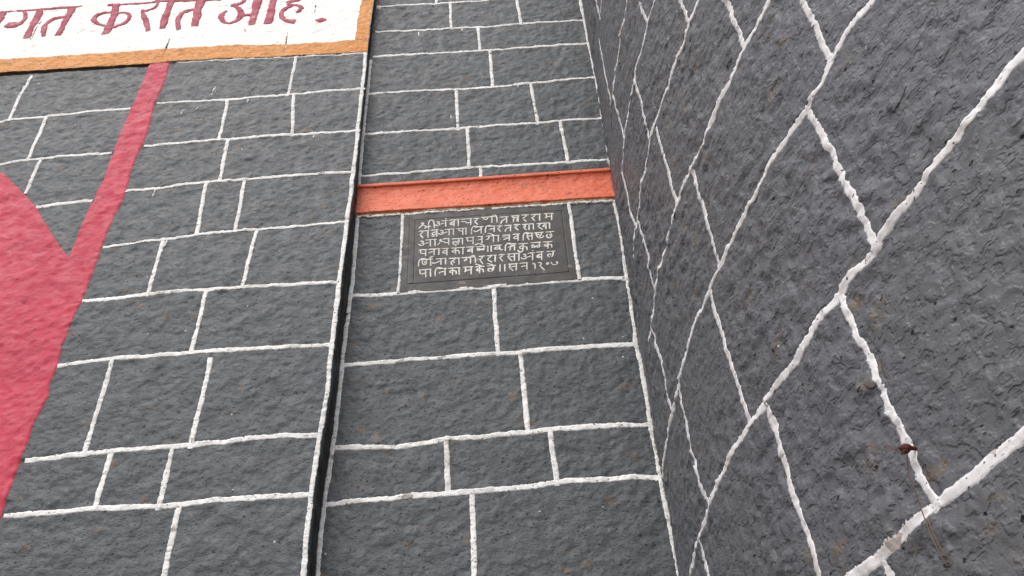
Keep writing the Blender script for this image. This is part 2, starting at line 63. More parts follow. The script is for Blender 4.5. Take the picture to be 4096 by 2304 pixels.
# rough painted ashlar relief, metres, on the two flat walls and on the bastion
def relief_flat(u, v, s=0):
    wu = u+.012*fbm(u*22, v*22, s+50); wv = v+.012*fbm(u*22, v*22, s+60)
    h = .0026*fbm(u*5.5, v*7, s+1, 3)
    h = h+.0009*terrace(fbm(wu*14, wv*18, s+70, 3), 5)+.0008*terrace(fbm(wu*34, wv*42, s+80, 2), 4)+.0018*facets(wu*25, wv*32, s+10)*(.3+.7*np.clip(.5+fbm(u*4, v*5, s+30)*1.3, 0, 1))
    h = h+.0007*facets(wu*47, wv*62, s+20)
    return h+.0004*fbm(u*95, v*120, s+40, 2)
def relief_round(u, v, s=0):
    wu = u+.014*fbm(u*18, v*18, s+50); wv = v+.014*fbm(u*18, v*18, s+60)
    h = .0035*fbm(u*4.5, v*4.5, s+1, 3)
    m = .25+.75*np.clip(.5+fbm(u*4, v*4, s+30)*1.5, 0, 1)
    h = h+(.0040*facets(wu*16, wv*21, s+10)+.0010*terrace(fbm(wu*9, wv*12, s+70, 3), 6)+.0012*terrace(fbm(wu*24, wv*30, s+80, 2), 5))*m
    h = h+.0022*facets(wu*36, wv*44, s+20)
    return h+.0006*fbm(u*80, v*80, s+40, 3)

# ------------------------------------------------------------------ the three wall surfaces: (u, v, h) -> xyz, metres
CX, CY, CR, CT = 5.0641, 2.6916, 4.6264, .0093
def mapA(u, v, h): return u, 3.0-.017*(v-CAM_Z)-(.12-.06*np.clip((v-4.3)/1.7, 0, 1))-h, v+0*h
def mapB(u, v, h): return u, 3.0-.017*(v-CAM_Z)-h, v+0*h
def mapC(u, v, h):
    th = u/CR-np.pi; r = CR-CT*(v-CAM_Z)+h
    return CX+r*np.cos(th), CY+r*np.sin(th), v+0*h
def interp(pts, key=0):
    p = sorted(pts, key=lambda q: q[key]); a = np.array([q[key] for q in p]); b = np.array([q[1-key] for q in p])
    return lambda x: np.interp(x, a, b)
rim_x = interp(D['rim'][2:]+D['sign_rim']+[[-.782, 8.0]], 1); back_x = interp(D['back']+[[-.812, 8.0]], 1)
corner_x = interp(D['corner'], 1)

# ------------------------------------------------------------------ mesh helpers
def mesh_from_grid(name, X, Y, Z, mat, parent=None, U=None, V=None, smooth=True, flip=False):
    n, m = X.shape
    me = bpy.data.meshes.new(name)
    co = np.stack([X, Y, Z], -1).reshape(-1, 3).astype(np.float32)
    i = np.arange(n*m).reshape(n, m)
    q = np.stack([i[:-1, :-1], i[:-1, 1:], i[1:, 1:], i[1:, :-1]], -1).reshape(-1, 4)
    if flip: q = q[:, ::-1]
    me.vertices.add(n*m); me.vertices.foreach_set('co', co.ravel())
    me.loops.add(q.size); me.loops.foreach_set('vertex_index', q.astype(np.int32).ravel())
    me.polygons.add(len(q)); me.polygons.foreach_set('loop_start', (np.arange(len(q))*4).astype(np.int32))
    me.polygons.foreach_set('use_smooth', np.full(len(q), smooth))
    if U is not None:
        uv = me.uv_layers.new(name='uv'); uvs = np.stack([U, V], -1).reshape(-1, 2)[q.ravel()]
        uv.data.foreach_set('uv', uvs.astype(np.float32).ravel())
    me.update(calc_edges=True); me.validate()
    me.materials.append(mat)
    o = bpy.data.objects.new(name, me); COL.objects.link(o)
    if parent is not None: o.parent = parent; o.matrix_parent_inverse = parent.matrix_world.inverted()
    return o
def join_grids(name, grids, mat, parent=None, smooth=True):
    """several (X, Y, Z, U, V) grids as one mesh (the strokes of one letter)"""
    cos = []; qs = []; uvs = []; off = 0
    for X, Y, Z, U, V in grids:
        n, m = X.shape; i = np.arange(n*m).reshape(n, m)+off
        q = np.stack([i[:-1, :-1], i[:-1, 1:], i[1:, 1:], i[1:, :-1]], -1).reshape(-1, 4)
        cos.append(np.stack([X, Y, Z], -1).reshape(-1, 3)); uvs.append(np.stack([U, V], -1).reshape(-1, 2)); qs.append(q); off += n*m
    co = np.concatenate(cos).astype(np.float32); q = np.concatenate(qs).astype(np.int32); uv_ = np.concatenate(uvs)[q.ravel()].astype(np.float32)
    me = bpy.data.meshes.new(name); me.vertices.add(len(co)); me.vertices.foreach_set('co', co.ravel())
    me.loops.add(q.size); me.loops.foreach_set('vertex_index', q.ravel())
    me.polygons.add(len(q)); me.polygons.foreach_set('loop_start', (np.arange(len(q))*4).astype(np.int32))
    me.polygons.foreach_set('use_smooth', np.full(len(q), smooth))
    me.uv_layers.new(name='uv').data.foreach_set('uv', uv_.ravel())
    me.update(calc_edges=True); me.validate(); me.materials.append(mat)
    o = bpy.data.objects.new(name, me); COL.objects.link(o)
    if parent is not None: o.parent = parent; o.matrix_parent_inverse = parent.matrix_world.inverted()
    return o
def thing(name, label, cat, loc, group=None):
    o = bpy.data.objects.new(name, None); COL.objects.link(o); o.location = loc; o.empty_display_size = .2
    o['label'] = label; o['category'] = cat
    if group: o['group'] = group
    bpy.context.view_layer.update(); return o
def resample(pts, step, ws=None):
    p = np.array(pts, float); d = np.r_[0, np.cumsum(np.hypot(*(p[1:]-p[:-1]).T))]
    n = max(2, int(math.ceil(d[-1]/step))+1); t = np.linspace(0, d[-1], n)
    out = np.stack([np.interp(t, d, p[:, 0]), np.interp(t, d, p[:, 1])], 1)
    return (out, t, np.interp(t, d, ws)) if ws is not None else (out, t)
def ribbon_grid(pts, w, fmap, relief, seed, step=.0045, lift=.0011, rag=.0022, wob=.0012, taper=0, prof=None, ws=None, follow=1.0, sm=True, base=0, fr=110):
    """a ragged painted band that follows a line on a wall; w = full width"""
    if ws is not None: P, t, W = resample(pts, step, ws); W = W/2*1.12
    else: P, t = resample(pts, step); W = np.full(len(t), w/2*.94)
    if sm and len(P) > 8:
        k = 5; pad = np.pad(P, ((k, k), (0, 0)), 'edge'); Ps = np.stack([np.convolve(pad[:, c], np.ones(2*k+1)/(2*k+1), 'valid') for c in (0, 1)], 1)
        Ps[0] = P[0]; Ps[-1] = P[-1]; P = Ps
    T = np.gradient(P, axis=0); T /= np.maximum(np.hypot(T[:, 0], T[:, 1]), 1e-9)[:, None]; N = np.stack([-T[:, 1], T[:, 0]], 1)
    P = P+N*(wob*1.4*fbm(t*9, t*0+seed, seed, 2))[:, None]
    off = [-1, -.93, -.4, .4, .93, 1]; hp = prof or [-.0010, .8, 1, 1, .8, -.0010]
    wl_ = W*(1+.22*vnoise(t*14, t*0, seed+3))+rag*fbm(t*fr, t*0, seed+5, 2); wr_ = W*(1+.22*vnoise(t*14, t*0, seed+4))+rag*fbm(t*fr, t*0+5, seed+6, 2)
    if taper:
        e = np.sqrt(np.clip(np.minimum(t+.001, t[-1]-t+.001)/taper, .15, 1)); wl_ = wl_*e; wr_ = wr_*e
    U = np.empty((len(t), 6)); V = np.empty_like(U); H = np.empty_like(U)
    for j, (o_, hh) in enumerate(zip(off, hp)):
        ww = np.where(o_ < 0, wl_, wr_)*o_
        U[:, j] = P[:, 0]+N[:, 0]*ww; V[:, j] = P[:, 1]+N[:, 1]*ww
        H[:, j] = hh if hh < 0 else lift*hh
    U[:, 0] += 0
    H = H+relief(U, V)*follow+.0006*fbm(U*160, V*160, seed+9, 2)+base
    X, Y, Z = fmap(U, V, H)
    return X, Y, Z, U, V
def ribbon(name, pts, w, fmap, relief, mat, parent, seed, **k):
    g = ribbon_grid(pts, w, fmap, relief, seed, **k)
    return mesh_from_grid(name, g[0], g[1], g[2], mat, parent, g[3], g[4])

def stone(left, right, low, up, vmid, fmap, relief, mat, parent, seed, res, base=0.0, name='stone'):
    """one dressed block: left/right give u at height v, low/up give v at u"""
    uL = float(left(vmid)); uR = float(right(vmid)); um = (uL+uR)/2; hgt = abs(float(up(um))-float(low(um)))
    n = max(6, int((uR-uL)/res)); m = max(5, int(hgt/res))
    s = np.r_[0, 0, .35/n, np.linspace(0, 1, n+1)[1:-1], 1-.35/n, 1, 1]; t = np.r_[0, 0, .35/m, np.linspace(0, 1, m+1)[1:-1], 1-.35/m, 1, 1]
    S, T = np.meshgrid(s, t)
    V = low(um)*(1-T)+up(um)*T
    for _ in range(3):
        U = left(V)*(1-S)+right(V)*S; V = low(U)*(1-T)+up(U)*T
    W = uR-uL
    d = np.minimum(np.minimum(S, 1-S)*W, np.minimum(T, 1-T)*hgt)
    H = relief(U, V)+base-.0032*np.exp(-(d/.0065)**2)
    rs = np.random.RandomState(seed & 0xffff)
    H = H+.0008*(rs.rand()-.5)+.0016*(rs.rand()-.5)*(S-.5)+.0016*(rs.rand()-.5)*(T-.5)
    H[0, :] = -.035; H[-1, :] = -.035; H[:, 0] = -.035; H[:, -1] = -.035
    X, Y, Z = fmap(U, V, H)
    return mesh_from_grid(name, X, Y, Z, mat, parent, U, V)

# ------------------------------------------------------------------ materials
def N(nt, t, **kw):
    n = nt.nodes.new(t)
    for k, v in kw.items():
        if hasattr(n, k): setattr(n, k, v)
    return n
def setin(n, **kw):
    for k, v in kw.items(): n.inputs[k].default_value = v
def paint(name, base, var, rough=.5, pit=1.0, chip=(.10, .068, .045), chip_amt=.0, dirt=(.05, .045, .04), dirt_amt=.0, bump=1.0, sc=1.0, speck=0, spec=.32, hue=None, pit_col=(.012, .012, .013), stretch=1.6, slits=1., chip_mix=.7, ter=(.78, .34)):
    """layered masonry paint: uneven coat, pin holes, chipped spots that show stone, rain dirt, paint flecks"""
    m = bpy.data.materials.new(name); m.use_nodes = True; nt = m.node_tree; L = nt.links.new
    b = nt.nodes['Principled BSDF']; setin(b, **{'Specular IOR Level': spec})
    uv = N(nt, 'ShaderNodeUVMap'); uv.uv_map = 'uv'
    mp = N(nt, 'ShaderNodeMapping'); mp.inputs['Scale'].default_value = (1, stretch, 1); L(uv.outputs[0], mp.inputs[0])
    def noise(scale, det=4, vec=None, dist=0, rough_=.55, off=0):
        n = N(nt, 'ShaderNodeTexNoise'); setin(n, Scale=scale, Detail=det, Distortion=dist, Roughness=rough_)
        n.noise_dimensions = '4D'; n.inputs['W'].default_value = off
        L((vec or uv.outputs[0]), n.inputs['Vector']); return n.outputs['Fac']
    def ramp(src, a, c, lo=0., hi=1.):
        r = N(nt, 'ShaderNodeMapRange', interpolation_type='SMOOTHSTEP'); L(src, r.inputs[0]); setin(r, **{'From Min': a, 'From Max': c, 'To Min': lo, 'To Max': hi}); return r.outputs[0]
    def mix(f, c1, c2, bt='MIX'):
        x = N(nt, 'ShaderNodeMix', data_type='RGBA', blend_type=bt)
        if isinstance(f, float): x.inputs[0].default_value = f
        else: L(f, x.inputs[0])
        for i, c in ((6, c1), (7, c2)):
            if isinstance(c, tuple): x.inputs[i].default_value = (*c, 1)
            else: L(c, x.inputs[i])
        return x.outputs[2]
    def mul(a, c):
        x = N(nt, 'ShaderNodeMath', operation='MULTIPLY'); L(a, x.inputs[0])
        if isinstance(c, float): x.inputs[1].default_value = c
        else: L(c, x.inputs[1])
        return x.outputs[0]
    def add(a, c):
        x = N(nt, 'ShaderNodeMath', operation='ADD'); L(a, x.inputs[0]); L(c, x.inputs[1]); return x.outputs[0]
    col = mix(ramp(noise(3.2, 3, off=1), .35, .65), base, var)
    if hue: col = mix(ramp(noise(1.3, 2, off=5), .42, .62, 0, .8), col, hue)
    col = mix(ramp(noise(38, 2, off=7, rough_=.7), .3, .7, 0, .25), col, tuple(min(1, c*1.12) for c in base))
    if dirt_amt: col = mix(ramp(noise(6, 4, off=9, dist=.6, rough_=.65), .60-.12*dirt_amt, .78, 0, .75), col, dirt)
    # one warp shared by all the cell patterns
    nz = N(nt, 'ShaderNodeTexNoise'); setin(nz, Scale=34*sc, Detail=2); L(uv.outputs[0], nz.inputs['Vector'])
    sc_ = N(nt, 'ShaderNodeVectorMath', operation='SCALE'); sc_.inputs['Scale'].default_value = .022/sc; L(nz.outputs['Color'], sc_.inputs[0])
    def cells(scale, rot=0., sx=1., sy=1.):
        mq = N(nt, 'ShaderNodeMapping'); mq.inputs['Rotation'].default_value = (0, 0, rot); mq.inputs['Scale'].default_value = (sx, sy, 1); L(uv.outputs[0], mq.inputs[0])
        wv = N(nt, 'ShaderNodeVectorMath', operation='ADD'); L(mq.outputs[0], wv.inputs[0]); L(sc_.outputs[0], wv.inputs[1])
        v = N(nt, 'ShaderNodeTexVoronoi', feature='F1', voronoi_dimensions='2D'); v.inputs['Scale'].default_value = scale; L(wv.outputs[0], v.inputs['Vector'])
        return v, wv
    def tilt(scale, rot, sx, sy):
        v, wv = cells(scale, rot, sx, sy)
        d = N(nt, 'ShaderNodeVectorMath', operation='SUBTRACT'); L(wv.outputs[0], d.inputs[0]); L(v.outputs['Position'], d.inputs[1])
        c = N(nt, 'ShaderNodeVectorMath', operation='SUBTRACT'); L(v.outputs['Color'], c.inputs[0]); c.inputs[1].default_value = (.5, .5, .5)
        t = N(nt, 'ShaderNodeVectorMath', operation='DOT_PRODUCT'); L(d.outputs[0], t.inputs[0]); L(c.outputs[0], t.inputs[1])
        m_ = N(nt, 'ShaderNodeMath', operation='MULTIPLY'); L(t.outputs['Value'], m_.inputs[0]); m_.inputs[1].default_value = scale
        return m_.outputs[0], v
    def spots(v, lo, r_, soft):
        sp = N(nt, 'ShaderNodeSeparateColor'); L(v.outputs['Color'], sp.inputs[0])
        rr = N(nt, 'ShaderNodeMapRange'); L(sp.outputs[0], rr.inputs[0]); setin(rr, **{'From Min': lo, 'From Max': 1., 'To Min': 0., 'To Max': r_})
        df = N(nt, 'ShaderNodeMath', operation='SUBTRACT'); L(rr.outputs[0], df.inputs[0]); L(v.outputs['Distance'], df.inputs[1])
        return ramp(df.outputs[0], -.01, soft)
    hole = spots(cells(36*sc, .2, 1, 1.25)[0], 1-.55*pit, .17, .04)
    slit = spots(cells(46*sc, .42, .85, 3.4)[0], 1-.95*pit*slits, .27, .08)
    f1, v1 = tilt(27*sc, .3, .8, 1.5*stretch/1.6); f2, v2 = tilt(64*sc, .35, .75, 1.6*stretch/1.6)
    spc = N(nt, 'ShaderNodeSeparateColor'); L(v1.outputs['Color'], spc.inputs[0])
    if chip_amt:
        cm = ramp(spc.outputs[2], 1-.07*chip_amt, 1-.04*chip_amt); cm = mul(cm, ramp(noise(22, 3, off=21), .42, .62))
        cc = mix(noise(70, 2, off=22), chip, tuple(c*1.9 for c in chip)); col = mix(mul(cm, chip_mix), col, cc)
    if speck:
        v = N(nt, 'ShaderNodeTexVoronoi', feature='F1', voronoi_dimensions='2D'); v.inputs['Scale'].default_value = 9; L(uv.outputs[0], v.inputs['Vector'])
        sp = N(nt, 'ShaderNodeSeparateColor'); L(v.outputs['Color'], sp.inputs[0])
        rr = N(nt, 'ShaderNodeMapRange'); L(sp.outputs[1], rr.inputs[0]); setin(rr, **{'From Min': .90, 'From Max': 1., 'To Min': 0., 'To Max': .045})
        df = N(nt, 'ShaderNodeMath', operation='SUBTRACT'); L(rr.outputs[0], df.inputs[0]); L(v.outputs['Distance'], df.inputs[1])
        col = mix(mul(ramp(df.outputs[0], 0, .008), float(speck)), col, (.6, .59, .56))
    col = mix(mul(hole, .92), col, pit_col); col = mix(mul(slit, .65), col, tuple(c*.22 for c in base))
    L(col, b.inputs['Base Color'])
    rg = ramp(noise(16, 2, off=30), .3, .7, rough-.1, rough+.12); L(rg, b.inputs['Roughness'])
    def terr(src, k):
        t = mul(src, float(k)); fl = N(nt, 'ShaderNodeMath', operation='FLOOR'); L(t, fl.inputs[0]); fr = N(nt, 'ShaderNodeMath', operation='FRACT'); L(t, fr.inputs[0])
        return add(fl.outputs[0], ramp(fr.outputs[0], ter[0], 1.))
    mq = N(nt, 'ShaderNodeMapping'); mq.inputs['Rotation'].default_value = (0, 0, .35); mq.inputs['Scale'].default_value = (1, stretch*1.15, 1); L(uv.outputs[0], mq.inputs[0])
    hgt = add(mul(noise(150*sc, 3, off=31, rough_=.65), .4), mul(f1, .45)); hgt = add(hgt, mul(f2, .4))
    hgt = add(hgt, mul(terr(noise(24*sc, 3, vec=mq.outputs[0], off=33, rough_=.55), 11 if ter[0] > .6 else 8 if ter[0] > .4 else 7), ter[1])); hgt = add(hgt, mul(hole, -1.3)); hgt = add(hgt, mul(slit, -1.1))
    bp = N(nt, 'ShaderNodeBump'); setin(bp, Strength=min(1., .8*bump), Distance=.0042*bump); L(hgt, bp.inputs['Height']); L(bp.outputs[0], b.inputs['Normal'])
    return m
M = {}
M['grey_left'] = paint('grey_paint_left', (.076, .086, .096), (.071, .081, .091), .50, .65, chip_amt=.4, dirt_amt=.1, speck=.8, stretch=1.3, ter=(.5, .46), bump=.85)
M['grey_mid'] = paint('grey_paint_middle', (.078, .088, .098), (.072, .082, .092), .50, .7, chip_amt=.45, dirt_amt=.15, speck=.8, stretch=1.3, ter=(.5, .46), bump=.85)
M['grey_round'] = paint('grey_paint_bastion', (.120, .126, .142), (.113, .118, .133), .46, .3, chip=(.105, .082, .058), chip_amt=.6, dirt=(.108, .106, .104), dirt_amt=.35, speck=.5, sc=.8, hue=(.116, .122, .129), stretch=1.1, bump=1.12, slits=.7, ter=(.35, .62))
M['white'] = paint('white_joint_paint', (.82, .82, .815), (.70, .70, .70), .6, .9, chip=(.10, .075, .05), chip_amt=1.0, dirt=(.42, .37, .30), dirt_amt=.7, bump=.9, sc=1.3, pit_col=(.07, .065, .06), slits=.35)
M['white_thick'] = paint('white_joint_paint_bastion', (.74, .735, .75), (.62, .61, .62), .55, .8, chip=(.16, .11, .075), chip_amt=1.1, dirt=(.50, .44, .40), dirt_amt=.8, bump=.45, sc=1.2, pit_col=(.06, .055, .05), slits=.3)
M['field'] = paint('white_sign_paint', (.90, .89, .86), (.88, .86, .81), .6, .35, chip_amt=.3, chip=(.4, .34, .26), dirt=(.62, .56, .46), dirt_amt=.25, bump=.6, pit_col=(.2, .18, .15), slits=.4, chip_mix=.5)
M['orange'] = paint('orange_border_paint', (.64, .27, .075), (.68, .31, .10), .6, .7, chip=(.22, .10, .04), chip_amt=.8, dirt=(.40, .24, .08), dirt_amt=.6, bump=.9, pit_col=(.15, .07, .03))
M['letter_red'] = paint('crimson_letter_paint', (.36, .050, .085), (.39, .075, .115), .6, .7, chip_amt=.4, chip=(.6, .3, .3), dirt=(.32, .09, .12), dirt_amt=.3, bump=.6, pit_col=(.12, .03, .04))
M['pink'] = paint('crimson_wall_paint', (.50, .040, .078), (.43, .030, .064), .55, .2, chip=(.25, .08, .08), chip_amt=.1, dirt=(.42, .07, .10), dirt_amt=.15, bump=.7, pit_col=(.20, .03, .045), slits=.5)
M['coral'] = paint('coral_lintel_paint', (.66, .148, .076), (.63, .132, .066), .5, .8, chip=(.14, .05, .03), chip_amt=.25, dirt=(.5, .12, .06), dirt_amt=.2, bump=.5, pit_col=(.06, .015, .01))
M['ochre'] = paint('ochre_mortar', (.34, .25, .13), (.42, .36, .26), .8, 1.0, chip_amt=1., dirt_amt=.8, dirt=(.16, .12, .07))
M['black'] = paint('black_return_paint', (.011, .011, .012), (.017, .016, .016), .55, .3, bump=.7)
M['dark_brown'] = paint('dark_brown_masonry', (.07, .055, .05), (.09, .07, .055), .8, .4, bump=.9)
M['plaque'] = paint('dark_inscription_slab', (.042, .037, .035), (.032, .033, .040), .42, .6, chip=(.14, .12, .10), chip_amt=.35, dirt=(.075, .06, .045), dirt_amt=.9, bump=.28, sc=1.4, speck=.45)
M['glyph'] = paint('pale_letter_paint', (.74, .72, .69), (.64, .62, .59), .6, .5, chip=(.2, .17, .14), chip_amt=.5, dirt=(.36, .32, .29), dirt_amt=.8, bump=.35, sc=1.6, pit_col=(.15, .13, .12))
M['streak'] = paint('lime_streak', (.16, .15, .145), (.11, .105, .10), .6, .6, bump=.2)
M['rust'] = paint('rusty_iron', (.085, .022, .016), (.13, .045, .025), .75, .2, bump=.8, sc=4)
M['wire'] = paint('rusty_wire', (.10, .045, .03), (.16, .09, .055), .6, .1, bump=.2, sc=4)
M['ground'] = paint('dusty_ground', (.24, .21, .17), (.19, .165, .135), .9, .2, bump=.8)
M['backing'] = paint('rubble_backing', (.085, .09, .095), (.07, .075, .08), .7, .3)

# ------------------------------------------------------------------ ground
g = np.linspace(-1, 1, 60); g = np.sign(g)*np.abs(g)**3*150
GX, GY = np.meshgrid(g, g); o = mesh_from_grid('ground', GX, GY, .02*fbm(GX*.4, GY*.4, 3, 3)-.03, M['ground'], None, GX, GY); o['kind'] = 'structure'

# ------------------------------------------------------------------ walls
A = thing('stone_wall', 'grey painted stone wall with white joints and crimson paint, left of the black edge', 'wall', (-1.8, 2.9, 0))
B = thing('stone_wall', 'narrow set-back grey stone wall holding the inscribed slab, between the black edge and the rounded bastion', 'wall', (-.17, 3.03, 0))
C = thing('round_bastion', 'rounded grey stone bastion with thick white joints, curving forward at the right', 'bastion', (.9, 1.9, 0))

def line_fn(pts, ext=None):
    p = sorted(map(tuple, pts)); return lambda u: np.interp(u, [q[0] for q in p], [q[1] for q in p])
def const(v): return lambda x: v+0*x
def head_fn(pts):
    p = sorted(pts, key=lambda q: q[1]); return lambda v: np.interp(v, [q[1] for q in p], [q[0] for q in p])
SEED = [100]
def sd(): SEED[0] += 17; return SEED[0]

def courses(order, beds, heads, left, right, fmap, relief, mat, parent, res, skip=(), base=None):
    for lo, up in zip(order[:-1], order[1:]):
        if (lo, up) in skip: continue
        fl, fu = beds[lo], beds[up]
        hs = [h for k, l, h in heads if k == lo and l == up]
        hs.sort(key=lambda h: h[0][0]); fns = [left]+[head_fn(h) for h in hs]+[right]
        vm = .5*(float(fl(hs[0][0][0] if hs else 0))+float(fu(hs[0][0][0] if hs else 0)))
        for a, b in zip(fns[:-1], fns[1:]):
            stone(a, b, fl, fu, vm, fmap, relief, mat, parent, sd(), res, base or 0.)

# --- left wall
beds = {k: line_fn(v) for k, v in D['A_bed'].items()}
heads = [list(h) for h in D['A_head']]
a9 = 2.70; beds['a9'] = const(a9); beds['aa'] = const(2.26); beds['ab'] = const(1.8); beds['ac'] = const(1.4); beds['ad'] = const(.95); beds['ae'] = const(.45); beds['af'] = const(-.02)
rs = np.random.RandomState(4)
def fill(heads, lo, up, us, v0, v1):
    for u in us: heads.append([lo, up, [[u+.01*rs.randn(), v0], [u+.01*rs.randn(), v1]]])
for lo, up, us in (('a1', 'a0', (-3.45,)), ('a2', 'a1', (-3.2,)), ('a3', 'a2', (-3.1,)), ('a4', 'a3', (-3.4, -2.75)), ('a5', 'a4', (-3.2, -2.5)), ('a6', 'a5', (-3.45, -2.85, -2.2)), ('a7', 'a6', (-3.1, -2.55)), ('a8', 'a7', (-3.3, -2.7, -2.2)), ('a9', 'a8', (-3.0, -2.4))):
    fill(heads, lo, up, us, float(beds[lo](-2.5)), float(beds[up](-2.5)))
for h in heads:
    if h[1] == 'a8' and h[0] == 'a9' and len(h[2]) > 2: h[2][-1][1] = a9
for lo, up, us in (('aa', 'a9', (-3.3, -2.7, -2.1, -1.5)), ('ab', 'aa', (-3.0, -2.45, -1.8, -1.25)), ('ac', 'ab', (-3.3, -2.6, -2.0, -1.4)), ('ad', 'ac', (-2.9, -2.3, -1.7, -1.2)), ('ae', 'ad', (-3.2, -2.6, -1.9, -1.4)), ('af', 'ae', (-2.9, -2.2, -1.6))):
    fill(heads, lo, up, us, float(beds[lo](0)), float(beds[up](0)))
order = ['af', 'ae', 'ad', 'ac', 'ab', 'aa', 'a9', 'a8', 'a7', 'a6', 'a5', 'a4', 'a3', 'a2', 'a1', 'a0']
courses(order[:6], beds, heads, const(-3.9), rim_x, mapA, relief_flat, M['grey_left'], A, .016)
a0_line = beds['a0']; beds['a0'] = lambda u: a0_line(u)-.024*np.clip((-2.065-u)/.01, 0, 1)
courses(order[5:], beds, heads, const(-3.9), rim_x, mapA, relief_flat, M['grey_left'], A, .0065)

# white painted joints
def ext(h, e=.013):
    a = sorted(h, key=lambda q: q[1]); return [[a[0][0], a[0][1]-e]]+a+[[a[-1][0], a[-1][1]+e]]
LW = .0195
def jrib(pts, w=LW, parent=A, fmap=mapA, rel=relief_flat, mat='white', **k): return ribbon('mortar_joint', pts, w, fmap, rel, M[mat], parent, sd(), **k)
AB = D['A_bed']
jrib([[-3.9, AB['a1'][0][1]]]+AB['a1'][:5]); jrib(AB['a1'][5:]+[[-.80, AB['a1'][-1][1]]])
jrib([[-3.9, AB['a2'][0][1]]]+AB['a2'][:4]); jrib(AB['a2'][4:]+[[-.80, AB['a2'][-1][1]]])
jrib(AB['a3'][:3], .024); jrib(AB['a3'][3:]+[[-.81, AB['a3'][-1][1]]])
for k, w in (('a4', .017), ('a5', .021), ('a6', .023), ('a7', .024), ('a8', .024)): jrib(AB[k]+[[-.825, AB[k][-1][1]]], w)
top = [q for q in AB['a0'] if q[0] > -1.97]; jrib([[-1.935, top[0][1]-.008]]+[[q[0], q[1]-.010] for q in top], .013)
for lo, up, h in D['A_head']: jrib(ext(h), .0195 if h[0][1] > 4 else .022)
def rimline(v0, v1, dx, w, back=False, n=80):
    f = back_x if back else rim_x; v = np.linspace(v0, v1, n); return [[float(f(q))+dx, float(q)] for q in v]
jrib(rimline(float(a0_line(-.81))-.008, 2.35, -.0105, 0), .021, rag=.0022, wob=.0006)
# painted drips
for u, v, l in D['drips_A']: jrib([[u, v], [u+.004, v-l*.6], [u-.003, v-l]], .008, taper=.01)
# small white paint splashes dragged over the stone beside the stripe
for u, v, l in ((-1.66, 5.82, .05), (-1.67, 5.76, .03), (-1.80, 5.62, .04), (-1.72, 5.63, .02)): jrib([[u, v], [u-.012, v-l]], .007, lift=.001, taper=.01, rag=.003)

# black painted return between the two walls
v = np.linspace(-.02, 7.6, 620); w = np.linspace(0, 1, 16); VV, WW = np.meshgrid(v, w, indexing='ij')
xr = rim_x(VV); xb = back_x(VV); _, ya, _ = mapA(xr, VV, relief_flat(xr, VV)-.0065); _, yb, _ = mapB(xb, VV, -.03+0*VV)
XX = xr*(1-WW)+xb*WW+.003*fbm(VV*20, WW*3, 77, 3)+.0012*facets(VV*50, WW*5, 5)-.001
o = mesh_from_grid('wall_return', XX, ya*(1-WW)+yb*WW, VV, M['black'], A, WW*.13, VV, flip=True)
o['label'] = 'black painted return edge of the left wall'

# crimson painting: stripe and field
def pink_sheet(name, ledge, redge, v0, v1, res=.0075, seed=5):
    n = int((v0-v1)/res); v = np.linspace(v0, v1, n); l = ledge(v)+.0035*fbm(v*30, v*0, seed, 3); r = redge(v)+.0045*fbm(v*30, v*0, seed+1, 3)
    m = max(4, int(np.max(r-l)/res)); s = np.linspace(0, 1, m); S, V = np.meshgrid(s, v)
    U = l[:, None]*(1-S)+r[:, None]*S
    H = relief_flat(U, V)+.0035; H[:, 0] -= .006; H[:, -1] -= .006; H[0, :] -= .0; 
    X, Y, Z = mapA(U, V, H)
    return mesh_from_grid(name, X, Y, Z, M['pink'], A, U, V, flip=True)
sL = interp(D['stripeL'], 1); pR = interp(D['pinkR']+[[-1.99, 2.2]], 1); lb = interp(D['lobe']+[[-3.9, D['lobe'][0][1]+1.6]], 1)
vV = D['stripeL'][-1][1]; vt = float(np.interp(-2.0, *zip(*[(q[0], q[1]) for q in sorted(AB['a0'])])))
o = pink_sheet('painted_stripe', sL, pR, vt-.001, vV); o['label'] = 'upright crimson stripe of the wall painting'
def lobe_edge(v): return np.where(v > D['lobe'][0][1], np.nan, lb(v))
p = sorted(D['lobe'], key=lambda q: q[0]); pe = interp([[-3.9, p[0][1]+.9]]+p, 1)
o = pink_sheet('painted_field', const(-3.9), pe, p[0][1]+.85, vV); o['label'] = 'upper left lobe of the crimson wall painting'
o = pink_sheet('painted_field', const(-3.9), pR, vV, 2.3); o['label'] = 'large crimson field of the wall painting'

# ------------------------------------------------------------------ painted sign on the left wall
SG = thing('painted_sign', 'white sign field with crimson Devanagari lettering inside an orange border, top left', 'sign', (-2.3, 2.75, 6.0))
def ramp_h(u): t = np.clip((u+2.10)/.03, 0, 1); return 0*t
a0 = a0_line
CRACKS = D['cracks']
def seg_dist(U, V, pts):
    d = np.full(U.shape, 9.)
    for (a, b), (c, e) in zip(pts[:-1], pts[1:]):
        L2 = (c-a)**2+(e-b)**2; t = np.clip(((U-a)*(c-a)+(V-b)*(e-b))/L2, 0, 1); d = np.minimum(d, np.hypot(U-a-t*(c-a), V-b-t*(e-b)))
    return d
def sign_relief(U, V, s=0):
    h = relief_flat(U, V, 300)*.8+ramp_h(U)+.004
    for c in CRACKS:
        w = .0022*(1+.5*vnoise(V*40, U*40, 3)); h = h-.005*np.exp(-(seg_dist(U, V, c)/w)**2)
    return h
n = 470; u = np.linspace(-4.2, 0, n); t = np.r_[0, 0, np.linspace(0, 1, 215)]; S, T = np.meshgrid(np.linspace(0, 1, n), t)
U = -4.2+0*S; V = a0(U)+0*T
for _ in range(3): U = -4.2*(1-S)+rim_x(V)*S; V = a0(U)*(1-T)+7.5*T
H = sign_relief(U, V); H[0, :] = -.02; H[:, -1] -= .004
